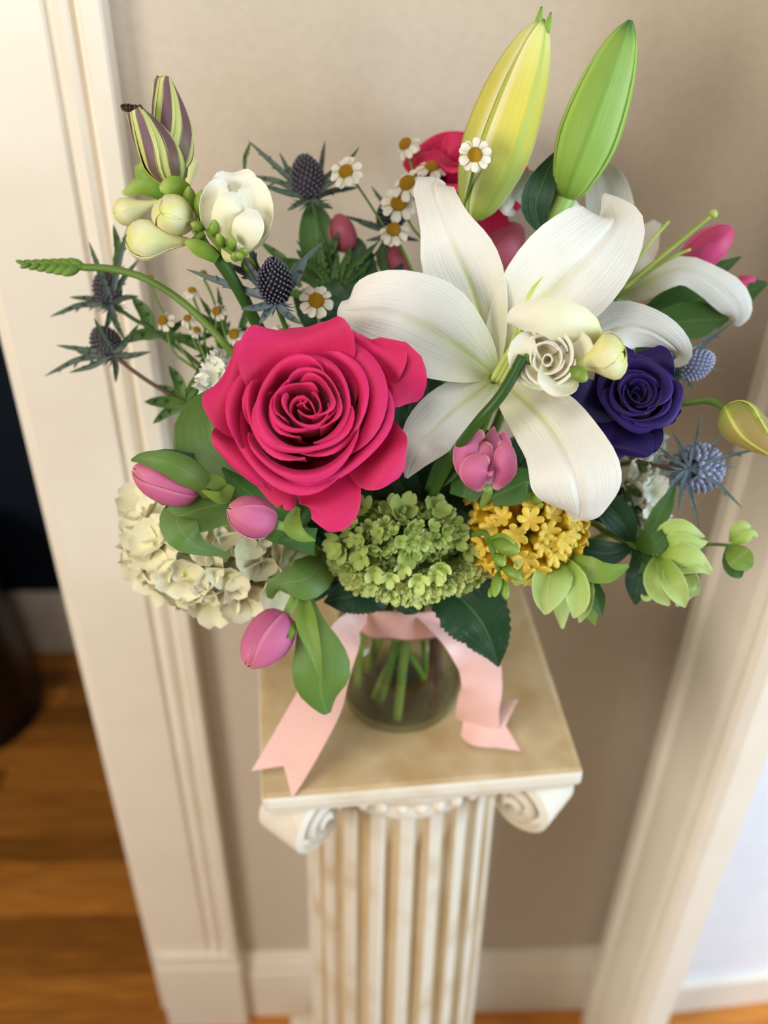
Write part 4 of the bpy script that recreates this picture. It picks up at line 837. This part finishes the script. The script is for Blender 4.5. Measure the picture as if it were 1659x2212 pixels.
for a in (
    ('daisy furthest left of the upper group on a slanting stalk', 748, 372, .755, 36, (-.35, .55), [(775, 405, .76), (830, 490, .77), (890, 590, .78), (910, 780, .80)], 13, 0),
    ('topmost daisy seen from the side and behind', 876, 312, .775, 32, (-.75, .9), [(885, 345, .778), (905, 420, .78), (930, 560, .79), (930, 780, .81)], 11, .5),
    ('daisy in front of the back rose, tilted up', 932, 362, .775, 33, (.1, 1.1), [(938, 400, .778), (925, 480, .78), (930, 600, .79), (920, 780, .81)], 11, .2),
    ('daisy with a big golden centre overlapping the one below it', 880, 396, .755, 38, (-.45, .6), [(900, 440, .76), (922, 520, .77), (935, 620, .78), (920, 780, .80)], 12, .3),
    ('daisy tucked under another just left of the upright lily petal', 861, 440, .765, 38, (-.05, .35), [(890, 490, .77), (925, 560, .78), (925, 780, .80)], 13, .1),
    ('lowest daisy of the upper group with drooping petals', 850, 497, .765, 34, (-.1, .7), [(880, 560, .77), (905, 640, .78), (905, 780, .80)], 12, .4),
    ('daisy facing forward against the yellow lily bud', 1026, 335, .675, 35, (.05, .2), [(1020, 380, .70), (1000, 460, .73), (985, 560, .77), (960, 780, .80)], 15, 0),
    ('small daisy half hidden left of the yellow lily bud', 986, 430, .765, 24, (.0, .6), [(985, 480, .77), (970, 560, .78), (940, 780, .80)], 11, .2),
    ('daisy right of the dark blue thistle', 683, 650, .715, 37, (0, .35), [(690, 700, .72), (705, 780, .75), (730, 900, .79)], 13, .15),
    ('daisy peeping over the top edge of the rose', 612, 722, .705, 30, (0, .5), [(625, 770, .72), (680, 900, .78)], 13, .1),
    ('daisy with few petals left between rose and lily', 714, 714, .71, 32, (.1, .4), [(720, 760, .72), (730, 900, .78)], 9, .6),
    ('tiny golden daisy in the dark gap right of the rose', 860, 803, .72, 22, (.1, .3), [(865, 840, .74), (850, 950, .79)], 10, .9)):
    daisy(*a)
for k, (x, y, r, f) in enumerate(((352, 692, 25, (-.8, .4)), (405, 688, 19, (-.3, .8)), (425, 713, 18, (.2, .9)), (468, 672, 22, (-.5, .3)), (505, 722, 25, (-.4, .4)), (415, 628, 20, (0, 1.4)), (440, 590, 16, (.5, 1.2)), (325, 600, 16, (0, 1.5)))):
    lab = ('leftmost blurred daisy with an orange centre seen side on', 'small blurred daisy above the arching stem, second from the left', 'blurred daisy head just under the arching freesia stem', 'blurred daisy with a bright white petal near the freesia stem',
           'blurred daisy just above the left rim of the rose', 'pale blurred daisy below the white freesia buds', 'small pale daisy close under the freesia buds', 'faint white daisy behind the arching green stem')[k]
    daisy(lab, x, y, .775, r, f, [(x+25, y+70, .78), (x*.5+290, 830, .79)], 9, .5, 'blurred daisies behind the arching stem')

# ================================================================ hydrangeas
def floret_mesh(seed, cupz, ruff, n=4, wid=.62, nu=6, nv=5, stalk=True, mname='floret'):
    r = np.random.default_rng(seed); V = []; Fc = []; tv = []
    ts = ends(nu); vv = np.linspace(-1, 1, nv)
    for k in range(n):
        a = 6.2832*k/n+.12*(r.random()-.5); wd = wid*np.interp(ts, [0, .25, .6, .85, 1], [.10, .62, 1.0, .85, .30]); le = 1+.2*(r.random()-.5); tilt = cupz*(1+.4*(r.random()-.5)); ph = r.random()*6
        k0 = len(V)
        for sgn in (1, -1):
            for i, t in enumerate(ts):
                for j, v in enumerate(vv):
                    x = le*t; y = wd[i]*v; z = tilt*t*t+.12*v*v*t+ruff*math.sin(4*v+ph)*t*t+.008*sgn+.02*k
                    V.append((x*math.cos(a)-y*math.sin(a), x*math.sin(a)+y*math.cos(a), z)); tv.append((t, (v+1)/2, r.random(), 1))
        m = nu*nv
        for i in range(nu-1):
            for j in range(nv-1):
                q = k0+i*nv+j; Fc.append((q, q+nv, q+nv+1, q+1)); Fc.append((q+m+1, q+m+nv+1, q+m+nv, q+m))
        b = [i*nv for i in range(nu)]+[(nu-1)*nv+j for j in range(1, nv)]+[i*nv+nv-1 for i in range(nu-2, -1, -1)]
        k2 = len(V)
        for p in b:
            V += [V[k0+p], V[k0+p+m]]; tv += [tv[k0+p], tv[k0+p+m]]
        for p in range(len(b)-1): Fc.append((k2+2*p, k2+2*p+1, k2+2*p+3, k2+2*p+2))
    k0 = len(V); ce = 6          # little bead in the middle
    for z, rr in ((.02, .12), (.12, .13), (.18, .03)):
        for j in range(ce): V.append((rr*math.cos(6.2832*j/ce), rr*math.sin(6.2832*j/ce), z)); tv.append((.0, .5, .5, 1))
    for i in range(2):
        for j in range(ce): Fc.append((k0+i*ce+j, k0+i*ce+(j+1) % ce, k0+(i+1)*ce+(j+1) % ce, k0+(i+1)*ce+j))
    if stalk:
        k0 = len(V)
        for z, rr in ((0, .07), (-1.6, .06)):
            for j in range(5): V.append((rr*math.cos(1.2566*j), rr*math.sin(1.2566*j), z)); tv.append((.0, .5, .5, 1))
        for j in range(5): Fc.append((k0+j, k0+5+j, k0+5+(j+1) % 5, k0+(j+1) % 5))
    return mesh(mname, V, Fc, np.array(tv))

def dome(th, name, meshes, mat, c, rx, ry, rz, n, size, facing=-.25, jit=.2, ymin=-9, ymax=9, sizefn=None, spread=None):
    """florets over an ellipsoid mass, each turned outward"""
    C = U(*c); ax, ay = M(rx, c[2]), M(ry, c[2]); k = 0; out = []
    for i in range(n):
        z = 1-2*(i+.5)/n; r = math.sqrt(max(0, 1-z*z)); a = i*GA
        p = np.array([r*math.cos(a), r*math.sin(a), z])+jit*.3*(rng.random(3)-.5)
        if p[2] < facing or p[1] < ymin or p[1] > ymax: continue
        pos = C+RT*ax*p[0]+UP*ay*p[1]-fw*rz*p[2]
        nn = nrm(RT*p[0]/ax+UP*p[1]/ay-fw*p[2]/rz)+jit*(rng.random(3)-.5)
        s = M(size, c[2])*(.8+.45*rng.random())
        if sizefn: s *= sizefn(p)
        out.append(place(name, meshes[k % len(meshes)], mat, th, pos, nn, s, rng.random()*6.28)); k += 1
    return out
HW = [floret_mesh(s, .30, .05, 4, .70, 8, 7, mname='floret') for s in (1, 2, 3)]
HP = [floret_mesh(s, .6, .22, 5, .6, mname='ruffled_floret') for s in (4, 5, 6)]
HG = [floret_mesh(s, .55, .10, 4, .58, mname='floret') for s in (7, 8, 9)]
HB = [floret_mesh(s, 1.0, .06, 4, .52, 5, 4, mname='small_floret') for s in (10, 11, 12)]

th = thing('hydrangea', 'cream white hydrangea head below the tulips at lower left', 'hydrangea', U(460, 1170, .80), 'hydrangea heads')
dome(th, 'floret', HW, MT['hyd_white'], (455, 1168, .79), 158, 118, .055, 95, 52, -.35, .35)
for x, y in ((315, 1080), (330, 1130), (360, 1200), (400, 1260), (460, 1295), (520, 1290), (560, 1240), (620, 1180), (630, 1210), (600, 1270), (310, 1105), (350, 1170)):
    place('floret', HW[(x+y) % 3], MT['hyd_white'], th, U(x, y, .765), nrm(view(U(x, y, .76))+RT*(x-460)/200-UP*(y-1170)/160), M(54, .765), x*.7)
stem_to_vase(th, [U(470, 1180, .80), U(600, 1230, .83)], .0042, 'stem', at=((-.016, -.028, .15), (-.030, .01, .02)))

th = thing('hydrangea', 'white ruffled flower head behind the violet lisianthus at right', 'hydrangea', U(1385, 1050, .80), 'hydrangea heads')
dome(th, 'floret', HP, MT['hyd_pure'], (1378, 1055, .795), 42, 112, .035, 70, 27, -.3, .4)
stem_to_vase(th, [U(1375, 1080, .80), U(1250, 1180, .83)], .004, 'stem')

th = thing('carnation', 'cream ruffled bloom glimpsed left of the rose', 'carnation', U(490, 830, .74))
dome(th, 'ruffled_petal', [m.copy() for m in HP], MT['hyd_white'], (492, 830, .745), 40, 50, .025, 40, 26, -.3, .4)
stem_to_vase(th, [U(500, 850, .75), U(620, 980, .79)], .003, 'stem')

th = thing('hydrangea', 'lime green hydrangea at the front above the ribbon', 'hydrangea', U(880, 1210, .77), 'hydrangea heads')
dome(th, 'floret', HG, MT['hyd_green'], (862, 1152, .748), 128, 56, .050, 290, 15.5, -.15, .5, sizefn=lambda p: 1.25-.4*p[2])
for x, y, s in ((778, 1098, 30), (848, 1104, 30), (872, 1100, 32), (940, 1098, 30), (952, 1112, 28), (730, 1175, 30), (735, 1190, 26), (982, 1140, 26), (985, 1165, 26), (830, 1178, 28), (880, 1200, 26), (780, 1205, 24), (1010, 1190, 20)):
    place('large_floret', HG[(x+y) % 3], MT['hyd_green'], th, U(x, y, .712+.0001*abs(x-870)), nrm(view(U(x, y, .72))*1.2+RT*(x-870)/170-UP*(y-1160)/120+.5*(rng.random(3)-.5)), M(s, .72), x*.3)
sm = []
for k in range(190):         # the lower collar of smaller florets
    f = k/189; a = math.pi*(1.04+.92*((k*.618034) % 1)); lay = rng.random()
    rx, ry = 120+50*lay, 44+58*lay
    x, y = 885+rx*math.cos(a), 1194-ry*math.sin(a); d = .728-.014*math.sin(lay*3.14)+.022*abs(math.cos(a))
    nn = nrm(view(U(x, y, d))*1.5+RT*math.cos(a)*.6+UP*math.sin(a)*.7+.9*(rng.random(3)-.5))
    place('small_floret', HB[k % 3], MT['hyd_bud'], th, U(x, y, d), nn, M(14.5*(.8+.5*rng.random()), d), k)
for x, y, s in ((808, 1232, 24), (842, 1245, 20), (905, 1250, 24), (952, 1225, 24), (940, 1240, 20), (870, 1225, 20)):
    place('large_floret', HB[(x+y) % 3], MT['hyd_bud'], th, U(x, y, .712), nrm(view(U(x, y, .72))-.5*UP), M(s, .71), x)
for k in range(34):
    f = k/33; x = 745+270*f; y0 = 1215+14*math.sin(math.pi*f); tube(th, 'stalk', [U(880+(x-880)*.5, 1195, .765), U(x, y0, .752), U(882+(x-882)*1.1, y0+32*math.sin(math.pi*(.1+.8*f)), .742)], .0007, MT['stem_pale'], 5, m=7)
for c in ([(905, 1220, .79, 20), (975, 1272, .772, 62), (1030, 1330, .768, 72), (1060, 1385, .775, 44), (1077, 1440, .785, 2)],
          [(880, 1270, .79, 16), (810, 1280, .775, 40), (745, 1290, .772, 36), (700, 1300, .775, 3)],
          [(850, 1270, .79, 20), (880, 1300, .775, 34), (870, 1325, .775, 8)],
          [(960, 1180, .79, 30), (1010, 1140, .778, 60), (1040, 1080, .775, 42), (1060, 1030, .775, 3)],
          [(900, 1100, .77, 20), (870, 1055, .755, 40), (850, 1020, .752, 34), (835, 1000, .755, 4)]):
    strip(th, 'leaf', c, MT['leaf_dark'], 40, 11, cup=.06, keel=.08, ruf=.06, rufn=4, jag=.08, jagn=18, thick=.0008)
stem_to_vase(th, [U(878, 1190, .775), U(880, 1240, .80)], .0042, 'stem_pale', at=((.004, -.036, .15), (-.004, -.043, .011)))

# ================================================================ hyacinth
def bell():
    """tubular floret opening into six recurving lobes"""
    m = 15; ns = 36; pr = cr(np.array([(.09, 0), (.14, .15), (.18, .38), (.21, .58), (.22, .72), (.24, .84), (.28, .94), (.29, 1.0), (.24, 1.02), (.12, .97), (.02, .92)]), np.linspace(0, 1, m)); V = []; tv = []
    for i in range(m):
        s = i/(m-1); lo = .30*math.exp(-((s-.70)/.17)**2)
        for k in range(ns):
            a = 6.2832*k/ns; q = abs(math.cos(3*a))**.6*2-1; r = pr[i, 0]*(1+lo*q); V.append((r*math.cos(a), r*math.sin(a), pr[i, 1]+.26*lo*q)); tv.append((min(1, s*1.35), k/ns, .5, 1))
    Fc = [(i*ns+k, i*ns+(k+1) % ns, (i+1)*ns+(k+1) % ns, (i+1)*ns+k) for i in range(m-1) for k in range(ns)]+[tuple(range((m-1)*ns, m*ns))]
    return mesh('bell_floret', V, Fc, np.array(tv))
BELL = bell()
th = thing('hyacinth', 'yellow hyacinth spike under the drooping lily petal', 'hyacinth', U(1150, 1150, .76))
C = U(1138, 1142, .735); axh = nrm(RT*.75-UP*.15+.35*view(C))
for i in range(78):
    z = 1-2*(i+.5)/78; r = math.sqrt(1-z*z); a = i*GA; p = np.array([r*math.cos(a), r*math.sin(a), z])
    if p[2] < -.3: continue
    pos = C+RT*M(52, .73)*p[0]+UP*M(40, .73)*p[1]-fw*.018*p[2]
    place('bell_floret', BELL, MT['hyacinth'], th, pos, nrm(RT*p[0]*1.2+UP*p[1]-fw*p[2]*1.1+.25*(rng.random(3)-.5)+.25*RT), M(70*(.85+.25*rng.random()), .72), i, 1.1)
place('bell_floret', BELL, MT['hyacinth'], th, U(1045, 1088, .74), nrm(-RT+UP*.3+.6*view(C)), M(42, .73), 1)
place('bell_floret', BELL, MT['hyacinth'], th, U(1055, 1180, .735), nrm(-RT*.3-UP+.4*view(C)), M(50, .73), 2)
for c in ([(1170, 1120, .72, 14), (1160, 1085, .70, 18), (1172, 1058, .695, 6)], [(1120, 1150, .72, 12), (1108, 1185, .70, 13), (1120, 1225, .70, 3)]): strip(th, 'bud', c, MT['bud_lime'], 8, 7, cup=-.8)
stem_to_vase(th, [C, U(1080, 1180, .79)], .006, 'stem_wood', at=((.034, -.012, .14), (.030, -.028, .012)))

# ================================================================ hellebores
th = thing('hellebore', 'pale green hellebore nodding below the yellow hyacinth', 'hellebore', U(1208, 1195, .74), 'green hellebores')
for c, cu in (([(1205, 1205, .735, 10), (1165, 1215, .722, 30), (1135, 1235, .715, 26), (1112, 1265, .715, 3)], .25),
              ([(1205, 1205, .730, 12), (1180, 1245, .712, 28), (1172, 1290, .708, 20), (1178, 1328, .71, 2)], .35),
              ([(1210, 1208, .728, 12), (1212, 1245, .708, 26), (1198, 1290, .703, 18), (1182, 1326, .706, 2)], -.3),
              ([(1215, 1208, .728, 12), (1242, 1255, .71, 26), (1248, 1300, .706, 24), (1240, 1335, .71, 3)], .3),
              ([(1222, 1210, .735, 12), (1258, 1260, .722, 22), (1260, 1310, .72, 18), (1252, 1345, .722, 2)], .2),
              ([(1205, 1210, .742, 12), (1212, 1290, .738, 24), (1215, 1358, .74, 3)], -.2)):
    strip(th, 'sepal', c, MT['hellebore'], 14, 9, cup=cu, keel=.05, ruf=.08)
for c, mm in (([(1222, 1200, .73, 8), (1262, 1225, .715, 26), (1310, 1238, .71, 22), (1358, 1222, .712, 4)], 'leaf_light'), ([(1225, 1205, .745, 8), (1255, 1250, .738, 24), (1285, 1290, .735, 22), (1300, 1330, .74, 3)], 'leaf_mid'), ([(1260, 1270, .75, 8), (1275, 1320, .745, 14), (1286, 1350, .745, 2)], 'leaf_light')):
    strip(th, 'leaf', c, MT[mm], 14, 7, cup=.15, keel=.06, jag=.05, jagn=10)
stem_to_vase(th, [U(1207, 1200, .738), U(1222, 1170, .748), U(1180, 1160, .77), U(1040, 1220, .80)], .0022, 'stem_pale')
th = thing('hellebore', 'pale green double hellebore with dark leaves reaching right', 'hellebore', U(1370, 1180, .755), 'green hellebores')
for c, cu in (([(1425, 1180, .745, 10), (1440, 1155, .735, 24), (1475, 1145, .73, 24), (1522, 1160, .735, 2)], -.3), ([(1425, 1185, .745, 10), (1460, 1172, .728, 22), (1505, 1175, .726, 14), (1528, 1170, .73, 2)], -.2),
              ([(1420, 1185, .745, 10), (1465, 1195, .725, 26), (1500, 1205, .722, 22), (1538, 1232, .728, 3)], -.3), ([(1425, 1195, .745, 12), (1470, 1215, .728, 24), (1510, 1222, .725, 16), (1535, 1240, .73, 2)], .2),
              ([(1425, 1205, .742, 12), (1412, 1245, .725, 22), (1425, 1280, .722, 22), (1445, 1308, .726, 3)], .25), ([(1430, 1210, .738, 12), (1450, 1250, .718, 26), (1468, 1285, .716, 20), (1480, 1312, .722, 2)], .3),
              ([(1440, 1210, .742, 12), (1480, 1245, .728, 24), (1495, 1275, .728, 18), (1512, 1262, .73, 2)], .2), ([(1430, 1210, .75, 12), (1475, 1270, .742, 24), (1462, 1310, .742, 3)], -.2),
              ([(1402, 1280, .75, 8), (1396, 1288, .745, 12), (1405, 1296, .745, 3)], .2)):
    strip(th, 'sepal', c, MT['hellebore'], 14, 9, cup=cu, keel=.06, ruf=.1)
for c, mm in (([(1368, 1175, .755, 6), (1345, 1130, .748, 32), (1315, 1095, .745, 30), (1296, 1072, .75, 3)], 'leaf_dark'), ([(1366, 1180, .755, 6), (1320, 1195, .748, 26), (1270, 1190, .745, 26), (1235, 1172, .75, 3)], 'leaf_dark'),
              ([(1372, 1175, .755, 6), (1402, 1150, .745, 16), (1430, 1105, .742, 20), (1460, 1045, .745, 2)], 'leaf_mid'), ([(1375, 1180, .752, 6), (1408, 1178, .738, 22), (1432, 1160, .735, 18), (1448, 1135, .738, 2)], 'leaf_mid'),
              ([(1372, 1185, .755, 6), (1385, 1225, .748, 28), (1378, 1265, .746, 28), (1372, 1306, .75, 3)], 'leaf_dark'), ([(1390, 1190, .75, 6), (1400, 1215, .742, 14), (1380, 1240, .742, 3)], 'leaf_mid')):
    strip(th, 'leaf', c, MT[mm], 16, 9, cup=.1, keel=.08)
tube(th, 'flower_stalk', [U(1372, 1182, .755), U(1400, 1188, .75), U(1426, 1190, .745)], .002, MT['stem'])
stem_to_vase(th, [U(1370, 1180, .755), U(1310, 1150, .758), U(1255, 1130, .765), U(1100, 1180, .80)], .0024, 'stem', at=((.020, -.020, .15), (.024, .004, .02)))
th = thing('hellebore', 'small lime hellebore bud with round leaves at the far right', 'hellebore', U(1578, 1178, .75), 'green hellebores')
for c in ([(1580, 1172, .748, 6), (1590, 1152, .74, 16), (1605, 1136, .738, 14), (1622, 1140, .74, 2)], [(1582, 1174, .746, 6), (1605, 1160, .736, 15), (1625, 1152, .735, 9), (1636, 1160, .738, 2)]): strip(th, 'sepal', c, MT['hellebore'], 10, 7, cup=-.4, keel=.05)
for c, mm in (([(1576, 1178, .748, 6), (1588, 1195, .735, 24), (1605, 1212, .732, 26), (1620, 1228, .735, 8)], 'leaf_light'), ([(1574, 1180, .752, 6), (1580, 1212, .746, 20), (1592, 1235, .745, 18), (1600, 1248, .747, 3)], 'leaf_mid')): strip(th, 'leaf', c, MT[mm], 12, 9, cup=.05, keel=.05)
stem_to_vase(th, [U(1578, 1178, .75), U(1540, 1176, .753), U(1500, 1180, .757), U(1400, 1190, .77), U(1150, 1220, .80)], .0013, 'stem')

# ================================================================ filler greenery deep in the bouquet
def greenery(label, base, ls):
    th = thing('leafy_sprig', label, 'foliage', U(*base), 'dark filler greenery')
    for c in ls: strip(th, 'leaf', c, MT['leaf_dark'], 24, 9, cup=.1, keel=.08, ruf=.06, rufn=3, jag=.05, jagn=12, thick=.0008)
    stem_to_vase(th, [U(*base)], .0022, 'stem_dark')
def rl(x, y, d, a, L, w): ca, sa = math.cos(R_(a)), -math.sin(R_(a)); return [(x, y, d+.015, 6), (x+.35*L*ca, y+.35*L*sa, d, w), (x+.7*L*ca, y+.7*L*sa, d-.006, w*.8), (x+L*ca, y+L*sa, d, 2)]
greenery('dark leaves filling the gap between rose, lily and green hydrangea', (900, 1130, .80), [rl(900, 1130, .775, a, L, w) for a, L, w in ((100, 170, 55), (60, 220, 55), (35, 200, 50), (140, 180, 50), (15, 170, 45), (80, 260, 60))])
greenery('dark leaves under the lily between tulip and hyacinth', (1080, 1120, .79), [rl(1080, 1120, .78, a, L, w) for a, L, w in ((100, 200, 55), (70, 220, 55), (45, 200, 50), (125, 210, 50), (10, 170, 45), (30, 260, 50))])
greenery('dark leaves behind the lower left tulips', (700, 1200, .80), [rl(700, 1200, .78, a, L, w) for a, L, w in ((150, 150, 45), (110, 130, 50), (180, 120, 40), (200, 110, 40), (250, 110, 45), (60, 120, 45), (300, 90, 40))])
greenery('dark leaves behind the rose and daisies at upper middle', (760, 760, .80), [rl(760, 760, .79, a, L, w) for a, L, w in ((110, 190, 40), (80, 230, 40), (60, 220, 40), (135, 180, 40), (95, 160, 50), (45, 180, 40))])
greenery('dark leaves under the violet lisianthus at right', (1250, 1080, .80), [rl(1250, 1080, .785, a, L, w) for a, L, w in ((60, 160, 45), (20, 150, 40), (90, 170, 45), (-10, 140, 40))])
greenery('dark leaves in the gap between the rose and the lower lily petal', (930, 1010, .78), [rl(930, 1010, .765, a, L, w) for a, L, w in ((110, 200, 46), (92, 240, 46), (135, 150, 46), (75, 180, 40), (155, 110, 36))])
def fern(label, base, fr):
    th = thing('fern_sprig', label, 'foliage', U(*base), 'feathery filler greenery')
    for k, (x, y) in enumerate(fr): spiny(th, 'frond', (base[0], base[1], base[2]), (x, y, base[2]-.012), 8, 'bract_green', .1*math.sin(k*2), 1, 10)
    stem_to_vase(th, [U(*base)], .0015, 'stem_dark')
fern('feathery green fronds behind the dark blue thistle', (720, 640, .79), [(600, 560), (640, 520), (690, 500), (760, 530), (800, 560), (820, 520), (840, 600), (640, 600), (560, 620), (780, 590), (660, 560), (730, 540)])
fern('feathery green fronds behind the left daisies', (520, 780, .79), [(430, 640), (380, 650), (470, 620), (360, 720), (420, 770), (540, 640), (470, 740)])
